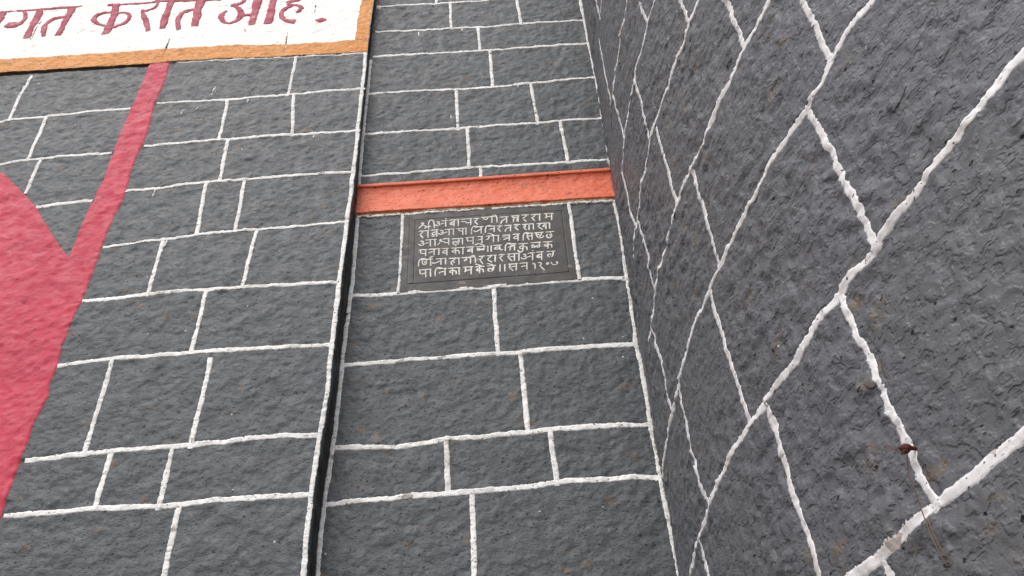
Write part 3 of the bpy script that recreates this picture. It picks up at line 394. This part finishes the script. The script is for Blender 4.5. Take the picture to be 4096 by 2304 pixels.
X, Y, Z = mapA(U, V, H); mesh_from_grid('sign_field', X, Y, Z, M['field'], SG, U, V)
# orange border, bottom band and right band
bi = line_fn([[-4.2, D['border_in'][0][1]]]+D['border_in']); bs = interp(D['border_side']+[[D['border_side'][-1][0]+.004, 7.5]], 1)
n = 560; s = np.linspace(0, 1, n); t = np.linspace(0, 1, 26); S, T = np.meshgrid(s, t)
U = -4.2*(1-S)+rim_x(a0(-.8)+0*S)*S; jag = .006*fbm(U*45, U*0, 8, 3)
V = (a0(U)-.0005)*(1-T)+(bi(U)+jag)*T; U = np.minimum(U, rim_x(V)-.0005)
H = sign_relief(U, V)+.0022; H[-1, :] -= .004; H[0, :] -= .001
X, Y, Z = mapA(U, V, H); o = mesh_from_grid('sign_border', X, Y, Z, M['orange'], SG, U, V); o['label'] = 'orange band along the bottom of the sign'
v0 = float(bi(-.9)); v = np.linspace(v0-.003, 7.5, 260); s = np.linspace(0, 1, 18); VV, SS = np.meshgrid(v, s, indexing='ij')
l = bs(VV)+.006*fbm(VV*45, VV*0, 9, 3); U = l*(1-SS)+(rim_x(VV)-.0005)*SS
H = sign_relief(U, VV)+.0028; H[:, 0] -= .005
X, Y, Z = mapA(U, VV, H); o = mesh_from_grid('sign_border', X, Y, Z, M['orange'], SG, U, VV, flip=True); o['label'] = 'orange band down the right side of the sign'
# recessed strip in dark brown along the lower left edge of the sign
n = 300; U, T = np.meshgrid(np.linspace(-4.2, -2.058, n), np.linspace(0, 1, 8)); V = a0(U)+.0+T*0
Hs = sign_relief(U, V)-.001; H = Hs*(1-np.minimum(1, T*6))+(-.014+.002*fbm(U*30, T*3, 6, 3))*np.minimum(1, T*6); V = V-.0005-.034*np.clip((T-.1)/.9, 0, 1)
X, Y, Z = mapA(U, V, H); o = mesh_from_grid('sign_dark_strip', X, Y, Z, M['dark_brown'], SG, U, T*.04, flip=True)
for c in CRACKS: ribbon('crack', c, .0045, mapA, sign_relief, M['dark_brown'], SG, sd(), lift=.0032, rag=.0035, taper=.02)
# painted letters
for name, strokes in D['sign']:
    gr = [ribbon_grid(p, 0, mapA, sign_relief, sd(), ws=w, step=.008, lift=.0030, rag=.005, wob=.002, follow=1.0) for p, w in strokes]
    join_grids('painted_'+name, gr, M['letter_red'], SG)

# ------------------------------------------------------------------ middle wall
beds = {k: line_fn(v) for k, v in D['B_bed'].items()}; heads = [list(h) for h in D['B_head']]
for k, z in (('b10', 2.74), ('bb', 2.3), ('bc', 1.9), ('bd', 1.4), ('be', .95), ('bf', .5), ('bg', -.02), ('t1', 6.93), ('t2', 7.2), ('t3', 7.6)): beds[k] = const(z)
for h in heads:
    if h[0] == 'b10': h[2][-1][1] = 2.74
fill(heads, 'b0', 't1', (-.42, .12), 6.6, 6.93); fill(heads, 't1', 't2', (-.2,), 6.93, 7.2); fill(heads, 't2', 't3', (-.5, .2), 7.2, 7.6)
for lo, up, us in (('bb', 'b10', (-.35,)), ('bc', 'bb', (-.1,)), ('bd', 'bc', (-.45, .1)), ('be', 'bd', (-.2,)), ('bf', 'be', (-.4, .15)), ('bg', 'bf', (-.1,))): fill(heads, lo, up, us, float(beds[lo](0)), float(beds[up](0)))
cr = lambda v: corner_x(v)+.03
bl = lambda v: back_x(v)-.012
courses(['bg', 'bf', 'be', 'bd', 'bc', 'bb'], beds, heads, bl, cr, mapB, relief_flat, M['grey_mid'], B, .016)
courses(['bb', 'b10', 'b9', 'b8', 'b7', 'b6'], beds, heads, bl, cr, mapB, relief_flat, M['grey_mid'], B, .0062)
courses(['lt', 'b5', 'b4', 'b3', 'b2', 'b1', 'b0', 't1', 't2', 't3'], beds, heads, bl, cr, mapB, relief_flat, M['grey_mid'], B, .007)
PQ = np.array(D['plaque']); pl, pr = float(PQ[:, 0].min())-.014, float(PQ[:, 0].max())+.016
lbf = beds['lb']; lb2 = lambda u: lbf(u)-.0
stone(bl, const(pl), beds['b6'], lb2, 4.4, mapB, relief_flat, M['grey_mid'], B, sd(), .0062)
stone(const(pr), cr, beds['b6'], lb2, 4.4, mapB, relief_flat, M['grey_mid'], B, sd(), .0062)
BB = D['B_bed']
jb = dict(parent=B, fmap=mapB)
for k, w in (('b0', .018), ('b1', .018), ('b2', .019), ('b3', .018), ('b4', .018), ('b5', .018), ('b6', .022), ('b7', .024), ('b8', .025), ('b9', .025)):
    q = BB[k]; x0 = q[0][0] if k == 'b7' else back_x(q[0][1])+.02 if k not in ('b0',) else q[0][0]
    jrib([[float(x0), q[0][1]]]+q[1:]+[[float(corner_x(q[-1][1]))-.004 if k != 'b0' else .49, q[-1][1]]], w, **jb)
for lo, up, h in D['B_head']: jrib(ext(h), .019 if h[0][1] > 4.8 else .0225, **jb)
jrib([[-.42, 6.63], [-.418, 6.93]], .019, **jb); jrib([[-.81, 6.93], [.5, 6.93]], .018, **jb)
jrib([[pl-.002, lbf(pl)-.01], [pl-.002, 4.36], [pl-.004, beds['b6'](pl)]], .0165, lift=.006, **jb); jrib([[pr+.004, lbf(pr)-.01], [pr+.006, 4.45], [pr+.007, beds['b6'](pr)]], .019, lift=.006, **jb)
lt, lbm = beds['lt'], beds['lb']
def edgeB(v0, v1, w, dx=.0115): jrib([[float(back_x(q))+dx, float(q)] for q in np.linspace(v0, v1, 60)], w, rag=.0018, wob=.0008, mat='white', **jb)
edgeB(6.07, float(lt(-.8))+.0, .0185); edgeB(float(lbm(-.8))-.012, 2.35, .0195)
def corner(v0, v1): jrib([[float(corner_x(q))-.004, float(q)] for q in np.linspace(v0, v1, 90)], .019, rag=.0032, lift=.0015, **jb)
corner(7.4, float(lt(.46))+.002); corner(float(lbm(.46))-.005, 2.35)
for u, v_, l in D['drips_B']: jrib([[u, v_], [u+.003, v_-l*.6], [u-.002, v_-l]], .008, taper=.01, **jb)

# coral lintel
LN = thing('lintel', 'coral painted stone lintel ledge above the inscribed slab, with a raised top lip', 'lintel', (-.17, 2.97, 4.85))
def lintel_grid(t0, t1, prof, n=330, m=44, seed=0, amp=.55):
    u = np.linspace(0, 1, n); t = np.linspace(t0, t1, m); S, T = np.meshgrid(u, t); V = 4.85+0*S
    for _ in range(3):
        U = (back_x(V)+.004)*(1-S)+(corner_x(V)+.006)*S; V = lt(U)*(1-T)+(lbm(U)+.004)*T
    H = np.interp(T, *zip(*prof))+relief_flat(U, V, 900)*amp
    X, Y, Z = mapB(U, V, H); return X, Y, Z, U, V
g = lintel_grid(0, .125, ((0, -.006), (.004, .005), (.03, .0085), (.07, .0105), (.105, .0095), (.12, .006), (.125, .001)), m=22, amp=.22)
o = mesh_from_grid('lintel_lip', *g[:3], M['coral'], LN, g[3], g[4], flip=True)
g = lintel_grid(.115, 1.0, ((.115, .001), (.2, -.005), (.33, -.007), (.5, -.004), (.7, .003), (.85, .009), (.97, .014), (.985, .0125), (1.0, .001)), m=64, amp=.6)
o = mesh_from_grid('lintel_face', *g[:3], M['coral'], LN, g[3], g[4], flip=True)
q = D['B_bed']['lb']; jrib([[float(back_x(q[0][1]))+.006, q[0][1]+.003]]+[[a, b+.002] for a, b in q[1:]]+[[.463, q[-1][1]+.002]], .024, rag=.005, mat='ochre', lift=.006, **jb)
jrib([[float(back_x(q[0][1]))+.008, q[0][1]-.012]]+[[a, b-.012] for a, b in q[1:]]+[[.460, q[-1][1]-.012]], .014, rag=.006, lift=.006, **jb)

# ------------------------------------------------------------------ inscribed slab
P = thing('inscribed_slab', 'dark inscribed stone slab with six rows of raised pale Devanagari letters, under the coral lintel', 'plaque', (-.16, 2.97, 4.48))
x0, x1 = pl-.006, pr+.004
zt0, zt1 = lambda u: lbm(u)-.006, lambda u: beds['b6'](u)+.004
def fine(n, marks):
    b = np.linspace(0, 1, n); e = [m+d for m in marks for d in (-.004, -.0025, -.0015, 0, .0015, .0025, .004)]; return np.unique(np.r_[b, e])
s = fine(210, (.050, .083, .952)); t = fine(140, (.10, .905)); S, T = np.meshgrid(s, t); U = x0*(1-S)+x1*S; V = zt0(U)*(1-T)+zt1(U)*T
def gro(a, c, w=.0022): return np.exp(-((a-c)/w)**2)
inY = (T > .10) & (T < .905); inX = (S > .050) & (S < .952)
H = .0022+.0008*fbm(U*12, V*12, 5, 3)
H = H-.0014*gro(S, .083)*inY-.0010*gro(S, .050)*(T < .905)*(T > .06)-.0018*gro(S, .952)*(T < .905)*(T > .10)-.0028*gro(T, .905, .0026)*(S > .050)*(S < .955)-.0008*gro(T, .10, .003)*(S > .083)*(S < .95)
H = H-.0005*((S > .083) & (S < .952) & (T > .10) & (T < .905))
X, Y, Z = mapB(U, V, H); mesh_from_grid('slab_face', X, Y, Z, M['plaque'], P, U, V, flip=True)
for i, (fx, y0_, ln) in enumerate(((.22, .12, .1), (.38, .02, .2), (.44, .3, .12), (.50, .0, .1), (.58, .35, .15), (.60, .9, .12), (.70, .08, .1), (.76, .75, .2), (.84, .02, .08), (.86, .5, .2), (.66, .8, .12))):
    ux = x0*(1-fx)+x1*fx; z1 = 4.23+(.5)*(1-y0_)-.012; z2 = max(4.245, z1-ln*.5); ribbon('lime_streak', [[ux, z1], [ux+.002, (z1+z2)/2], [ux-.001, z2]], .0045, mapB, lambda u, v, s=0: 0*u, M['streak'], P, sd(), lift=.0006, base=.0030, rag=.003, taper=.03, step=.004)
# glyph strokes in a unit box, x across, y down from the headline
HL = [(0, 0), (1, 0)]
def st(x, y0=0, y1=1): return [(x, y0), (x, y1)]
ra = [[(.6, 0), (.64, .2), (.48, .38), (.08, .42)], [(.22, .45), (.68, 1)]]
def mv(strokes, a, b): return [[(a+(b-a)*x, y) for x, y in s_] for s_ in strokes]
loop_va = [(.72, .3), (.35, .28), (.08, .48), (.2, .72), (.5, .74), (.72, .52)]
loop_ba = loop_va; dia = [(.2, .4), (.62, .66)]
na_ = [[(.72, .42), (.3, .46)], [(.32, .46), (.1, .52), (.16, .68), (.34, .62), (.3, .46)]]
ta_ = [(.72, .32), (.4, .38), (.18, .6), (.14, 1)]
ka_ = [st(.5), [(.5, .3), (.2, .3), (.06, .5), (.25, .68), (.5, .56)], [(.5, .4), (.75, .28), (.94, .5), (.86, .9)]]
a_ = [[(.1, .12), (.3, .05), (.42, .25), (.3, .42), (.16, .44)], [(.3, .42), (.44, .55), (.34, .78), (.12, .78), (-.02, .5)], [(.42, .55), (.7, .4)]]
sa_ = [[(.22, 0), (.26, .3), (.06, .42)], [(.12, .44), (.55, 1)], [(.22, .42), (.74, .36)]]
ma_ = [[(.26, 0), (.28, .48)], [(.74, .42), (.28, .46), (.08, .58), (.2, .74), (.32, .48)]]
sha = [[(.45, .02), (.2, .0), (.1, .2), (.3, .36), (.45, .2), (.35, .05)], [(.32, .36), (.0, .92)], [(.3, .42), (.6, .66)]]
lla_ = [[(.5, 0), (.5, .15)], [(.3, .34), (.08, .42), (.1, .8), (.35, .95), (.6, .6), (.85, .35), (.95, .6), (.82, .92), (.6, .92), (.36, .5), (.2, .34)], [(.82, 0), (.85, .38)]]
la_ = [[(.1, .0), (.1, .0)], [(.72, .3), (.5, .5), (.42, .72)], [(.46, .52), (.3, .3), (.06, .5), (.1, .78), (.4, .98)], [(.72, .0), (.78, .4), (.7, .8), (.5, .96)]]
i_arc = [[(.04, 1), (.04, .2), (.12, -.12), (.3, -.22), (.52, -.12), (.64, .02)]]
G = {
 'ra': [HL]+ra, 'ram': [HL]+ra+[[(.5, -.32), (.62, -.3)]], 'raa': [HL]+mv(ra, 0, .62)+[st(.84)],
 'shri': [[(.35, .28), (.16, .3), (.14, .48), (.32, .5), (.36, .34)], [(.26, .52), (.02, .9)], [(.26, .52), (.52, .78)], [(.38, .96), (.6, .7), (.8, .8)], [(.64, 1.08), (.64, .3), (.7, .08), (.82, 0), (.95, .1), (.99, .4), (1, 1)]],
 'am': [[(.45, .02), (1, 0)], st(.83), [(.78, -.28), (.9, -.27)]]+a_, 'aa': [[(.35, 0), (1, 0)], st(.64), st(.9)]+mv(a_, 0, .78),
 'baa': [HL, st(.48), st(.86), [(.48, .3), (.25, .26), (.03, .5), (.12, .74), (.34, .74), (.48, .52)], [(.15, .4), (.4, .66)]],
 'ba': [HL, st(.74), loop_ba, dia], 'va': [HL, st(.74), loop_va], 'va2': [HL, st(.76), loop_va, [(.12, .78), (.3, .95), (.6, .86)]],
 'vr': [HL, [(.74, 0), (.72, .8), (.85, 1), (1.08, .75)], loop_va],
 'cha': [HL, st(.86), [(.02, .36), (.3, .32), (.42, .36)], [(.4, .34), (.4, .6), (.6, .74), (.86, .5)]],
 'nii': [[(0, 0), (.95, -.02)], st(.66), [(.14, 0), (.16, .4), (.3, .45), (.42, .3), (.42, 0)], [(.3, .45), (.42, .2)], [(.66, 0), (.7, -.28), (.8, -.36), (.93, -.25), (.97, .1), (.97, 1)]],
 'ta': [HL, st(.8), ta_], 'pta': [HL, st(.86), [(.2, 0), (.22, .35), (.86, .3)], [(.42, .35), (.2, .6), (.35, .98)], [(.86, .45), (.7, .5), (.75, .9)]],
 'ma': [HL, st(.8)]+ma_, 'paa': [HL, st(.62), st(.9), [(.24, 0), (.24, .35), (.4, .5), (.62, .36)]], 'pa': [HL, st(.8), [(.22, 0), (.18, .5), (.35, .68), (.8, .5)]],
 'ji': [[(.25, 0), (1, 0)], st(.82)]+i_arc+[[(.82, .35), (.6, .4), (.5, .72), (.3, .72), (.22, .45)]],
 'ni': [[(.25, 0), (1, 0)], st(.84)]+i_arc+[[(.84, .42), (.48, .46)], [(.48, .46), (.3, .5), (.32, .68), (.46, .62), (.46, .46)]],
 'tti': [[(.28, 0), (1, 0)], st(.84)]+i_arc+[[(.84, .3), (.5, .36), (.25, .44)], [(.52, .4), (.45, .95)], [(.84, .2), (.45, .22)]],
 'si': [[(.28, 0), (1, 0)], st(.92)]+i_arc+[[(.5, 0), (.52, .3), (.36, .4)], [(.4, .42), (.68, 1)], [(.46, .42), (.92, .36)]],
 'shaa': [HL, st(.58), st(.93), [(.3, 0), (.34, .2), (.1, .25)], [(.3, .25), (.36, .48), (.08, .52)], [(.16, .54), (.38, .98)]],
 'khaa': [HL, st(.68), st(.95), [(.26, 0), (.26, .25), (.08, .48)], [(.12, .5), (.44, 1)], [(.68, .3), (.5, .3), (.4, .5), (.52, .66), (.68, .52)]],
 'shcha': [[(.4, 0), (1, 0)], st(.9), [(.3, .0), (.12, .05), (.14, .3), (.3, .32), (.36, .1)], [(.26, .34), (.0, .88)], [(.28, .36), (.52, .42)], [(.54, .4), (.58, .66), (.75, .7), (.9, .5)]],
 'laa': [HL, st(.92)]+mv(la_, 0, .86), 'la': [HL]+la_, 'le': [HL]+la_+[[(0, -.42), (.3, -.38), (.7, -.05)]],
 'ya': [HL, st(.84), [(.14, .02), (.34, .2), (.12, .42), (.4, .62), (.84, .42)]], 'yaa': [HL, st(.54), st(.9), [(.08, .06), (.2, .22), (.04, .46), (.26, .62), (.54, .42)]],
 'na': [HL, st(.84)]+na_, 'naa': [HL, st(.5), st(.88)]+mv(na_, -.08, .62), 'go': [HL, st(.56), st(.92), [(.26, 0), (.24, .4), (.1, .66), (.0, .5)], [(.12, -.42), (.38, -.36), (.66, -.02)]],
 'gii': [[(0, 0), (.95, -.02)], st(.62), [(.36, 0), (.38, .42), (.2, .62), (.1, .46), (.3, .3)], [(.62, 0), (.68, -.3), (.8, -.38), (.92, -.26), (.96, .1), (.96, .95)]],
 'tra': [HL, st(.86), [(0, .3), (.3, .26), (.7, .42)], [(.8, .4), (.4, .68), (.12, .78)]],
 'shta': [HL, [(.2, 0), (.2, .5), (.48, .95)], [(.25, .2), (.65, .5)], [(.8, 0), (.74, .5), (.5, .8)], [(.5, .9), (.8, 1.02), (1, .75), (.95, .55)]],
 'tha': [HL, [(.6, 0), (.58, .22)], [(.3, .3), (.08, .5), (.12, .9), (.45, 1.08), (.78, .85), (.74, .5), (.58, .28)], [(.74, .5), (.4, .55)]],
 'kaam': [HL, st(.84), [(.28, -.34), (.4, -.33)]]+mv(ka_, 0, .66), 'kaa': [HL, st(.92)]+mv(ka_, 0, .76), 'ka': [HL]+ka_, 'ke': [HL]+ka_+[[(0, -.4), (.3, -.36), (.72, -.02)]],
 'ku': [HL, [(.5, 0), (.52, .8), (.4, 1.1), (.15, 1.1), (-.05, .75)], ka_[1], ka_[2]],
 'lle': [HL]+lla_+[[(-.1, -.3), (.1, -.75), (.5, -.6), (.9, .0)]], 'lla': [HL]+lla_, 'bar': [st(.5)],
 'rni': [[(.2, 0), (1, 0)], st(.84), [(.04, 1), (.05, .2), (.18, -.2), (.42, -.22), (.6, .0)], [(.3, .05), (.28, .7), (.45, .85), (.6, .6), (.56, .02)], [(.42, .55), (.5, .2)], [(.8, .0), (.82, -.4), (.98, -.5), (1.02, -.35)]],
 'jaa': [[(.25, 0), (1, 0)], st(.62), st(.94), [(.62, .36), (.4, .4), (.28, .74), (.1, .74), (.0, .5)]],
 'haa': [HL, st(.9), [(.6, 0), (.56, .25), (.2, .35), (.16, .62), (.38, 1)], [(.34, .4), (.56, .45), (.6, .62), (.42, .7)]],
 'daa': [HL, st(.84), [(.46, 0), (.4, .3), (.1, .36), (.04, .66), (.3, .74), (.55, 1.02)]],
 'saa': [HL, st(.56), st(.88)]+mv(sa_, 0, .74), 'sa': [HL, st(.84)]+sa_,
 'd1': [[(.5, .25), (.2, .3), (.05, .1), (.35, -.1), (.7, .0), (.78, .4), (.74, 1)]], 'd2': [[(.0, .05), (.4, -.02), (.62, .1), (.45, .42), (.2, .45)], [(.3, .5), (.95, 1.1)]],
 'd0': [[(.12, .5), (.9, .5)]], 'd7': [[(.0, .1), (.1, .7), (.5, 1.1), (.9, .8), (.95, .2), (.7, .0), (.6, .35), (.8, .45)]],
}
def flat0(u, v, s=0): return 0*u
for gname, ((ax, az), (bx, bz), (cx_, cz_)) in D['glyphs']:
    ex = np.array([bx-ax, bz-az]); ey = np.array([cx_-ax, cz_-az]); gr = []
    wd = .0074 if gname not in ('d0',) else .017
    for stv in G[gname]:
        pts = [tuple(np.array([ax, az])+ex*x+ey*y) for x, y in stv]
        if math.hypot(pts[0][0]-pts[-1][0], pts[0][1]-pts[-1][1]) < 1e-4 and len(pts) == 2: continue
        gr.append(ribbon_grid(pts, wd, mapB, flat0, sd(), step=.003, lift=.0022, rag=.0007, wob=.0004, prof=[-.002, .85, 1, 1, .85, -.002], taper=.004, base=.0012))
    if gname in ('am', 'ram', 'kaam'): pass
    join_grids('raised_numeral' if gname[0] == 'd' and len(gname) == 2 else 'raised_bar' if gname == 'bar' else 'raised_letter', gr, M['glyph'], P)

# ------------------------------------------------------------------ round bastion
beds = {k: line_fn(v) for k, v in D['C_bed'].items()}
beds['g'] = const(4.915)
for k, z in (('i', 5.50), ('j', 6.02), ('k', 6.5), ('l', 7.0), ('m', 7.6), ('h', 1.80), ('n', 1.35), ('o', .9), ('p', .45), ('q', -.02)): beds[k] = const(z)
heads = [list(h) for h in D['C_head']]
for h in heads:
    if h[0] == 'h': h[2][-1] = [1.21, 1.80]
heads = [h for h in heads]
heads.append(['g', 'i', [[.143, 4.95], [.14, 5.5]]]); heads.append(['i', 'j', [[.262, 5.5], [.245, 6.02]]]); heads.append(['j', 'k', [[.094, 6.02], [.1, 6.5]]])
for lo, up, us in (('g', 'i', (.75, 1.35, 2.0)), ('i', 'j', (.95, 1.6, 2.2)), ('j', 'k', (.6, 1.2, 1.9)), ('k', 'l', (.3, .9, 1.5)), ('l', 'm', (.6, 1.3)),
                   ('f', 'g', (1.6, 2.2)), ('e', 'f', (1.45, 2.0)), ('d', 'e', (1.9, 2.5)), ('a', 'd', (2.2,)), ('b', 'a', (2.1,)), ('c', 'b', (2.0,)),
                   ('h', 'c', (.55, 1.85)), ('n', 'h', (.2, .8, 1.5, 2.1)), ('o', 'n', (.5, 1.2, 1.8)), ('p', 'o', (.3, .9, 1.5, 2.1)), ('q', 'p', (.6, 1.2, 1.9))):
    fill(heads, lo, up, us, float(beds[lo](us[0])), float(beds[up](us[0])))
UL, UR = const(-.33), const(2.9)
courses(['q', 'p', 'o', 'n', 'h'], beds, heads, UL, UR, mapC, relief_round, M['grey_round'], C, .018)
courses(['h', 'c', 'b', 'a', 'd', 'e', 'f'], beds, heads, UL, UR, mapC, relief_round, M['grey_round'], C, .0052)
courses(['f', 'g', 'i', 'j', 'k', 'l', 'm'], beds, heads, UL, UR, mapC, relief_round, M['grey_round'], C, .011)
jc = dict(parent=C, fmap=mapC, rel=relief_round, mat='white_thick')
CB = D['C_bed']
for k, w in (('a', .0185), ('b', .0215), ('c', .026), ('d', .019), ('e', .018)):
    q = CB[k]; jrib(([[0., q[0][1]]] if k == 'c' else [])+q+[[2.9, q[-1][1]]], w, rag=.0034, wob=.0008, lift=.0007, step=.004, **jc)
q = CB['f']; jrib(q+[[2.9, q[-1][1]]], .018, rag=.003, wob=.002, lift=.0007, **jc)
jrib([[.24, 4.915], [2.9, 4.915]], .017, rag=.0035, lift=.001, **jc); jrib([[.3, 5.5], [2.9, 5.5]], .018, rag=.003, **jc); jrib([[.3, 6.02], [2.9, 6.02]], .018, rag=.003, **jc)
jrib([[.0, 1.80], [2.9, 1.80]], .024, rag=.003, lift=.001, **jc)
for lo, up, h in heads:
    if beds[lo](1.) < 1.79: continue
    jrib(ext(h, .007), .0215 if h[0][1] < 3.7 else .0195, rag=.0036, wob=.0010, lift=.0007, step=.004, **jc)

for c in D['dark_lines_C']: ribbon('crack', c, .0032, mapC, relief_round, M['dark_brown'], C, sd(), lift=.0006, rag=.002, taper=.02, step=.003)  # thin dark brown lines: cracks, and one plain line beside the nail
# ------------------------------------------------------------------ nail with a hanging wire
NW = thing('rusty_nail', 'rusty nail with twisted wire hanging in a loop, on a white joint of the bastion', 'nail', (.95, 1.6, 2.3))
def tube(name, pts3, r, mat, parent, sides=8, closed=False):
    P3 = np.array(pts3, float); d = np.r_[0, np.cumsum(np.linalg.norm(P3[1:]-P3[:-1], axis=1))]; n = max(4, int(d[-1]/.003)); t = np.linspace(0, d[-1], n)
    Q = np.stack([np.interp(t, d, P3[:, i]) for i in range(3)], 1)
    for _ in range(2): Q[1:-1] = (Q[:-2]+Q[1:-1]*2+Q[2:])/4
    T = np.gradient(Q, axis=0); T /= np.linalg.norm(T, axis=1)[:, None]; up = np.array([.3, -.8, .2]); A_ = np.cross(T, up); A_ /= np.linalg.norm(A_, axis=1)[:, None]; B_ = np.cross(T, A_)
    a = np.linspace(0, 2*np.pi, sides+1); rr = r*(1+.15*vnoise(t*300, t*0, 9)) if np.isscalar(r) else np.interp(t/t[-1], np.linspace(0, 1, len(r)), r)
    R = Q[:, None, :]+rr[:, None, None]*(np.cos(a)[None, :, None]*A_[:, None, :]+np.sin(a)[None, :, None]*B_[:, None, :])
    U = np.repeat(t[:, None], sides+1, 1); V = np.repeat(a[None, :]*.002, n, 0)
    return R[..., 0], R[..., 1], R[..., 2], U, V
def pc(u, v, h): return np.array([float(q) for q in mapC(np.float64(u), np.float64(v), np.float64(h))])
nu, nv = D['nail'][0]
gr = [tube('', [pc(nu, nv, -.01), pc(nu, nv, .012), pc(nu-.001, nv-.001, .024), pc(nu-.001, nv-.001, .029)], [.003, .0035, .004, .0068, .0074, .0055, .0005], None, None)]
join_grids('nail_body', gr, M['rust'], NW)
gr = []
for k in range(4):
    a = np.linspace(0, 2*np.pi, 16); r0 = .005+.0013*k
    gr.append(tube('', [pc(nu+.002*k-.002+r0*math.cos(q)*(.8+.1*k), nv-.004-.0018*k+r0*math.sin(q)*(1-.12*k), .012+.004*k+.003*math.sin(q+k)) for q in a], .0013, None, None))
join_grids('wire_twist', gr, M['rust'], NW)
wp = [pc(nu, nv-.003, .016)]+[pc(u, v_, .019-.008*i/len(D['wire'])+.003*math.sin(i)) for i, (u, v_) in enumerate(D['wire'])]
join_grids('hanging_wire', [tube('', wp, .00095, None, None), tube('', [pc(nu, nv, .018)]+[pc(u, v_, .020+.004*(1-i/6)) for i, (u, v_) in enumerate(D['wire2'][::-1])], .0009, None, None)], M['wire'], NW)
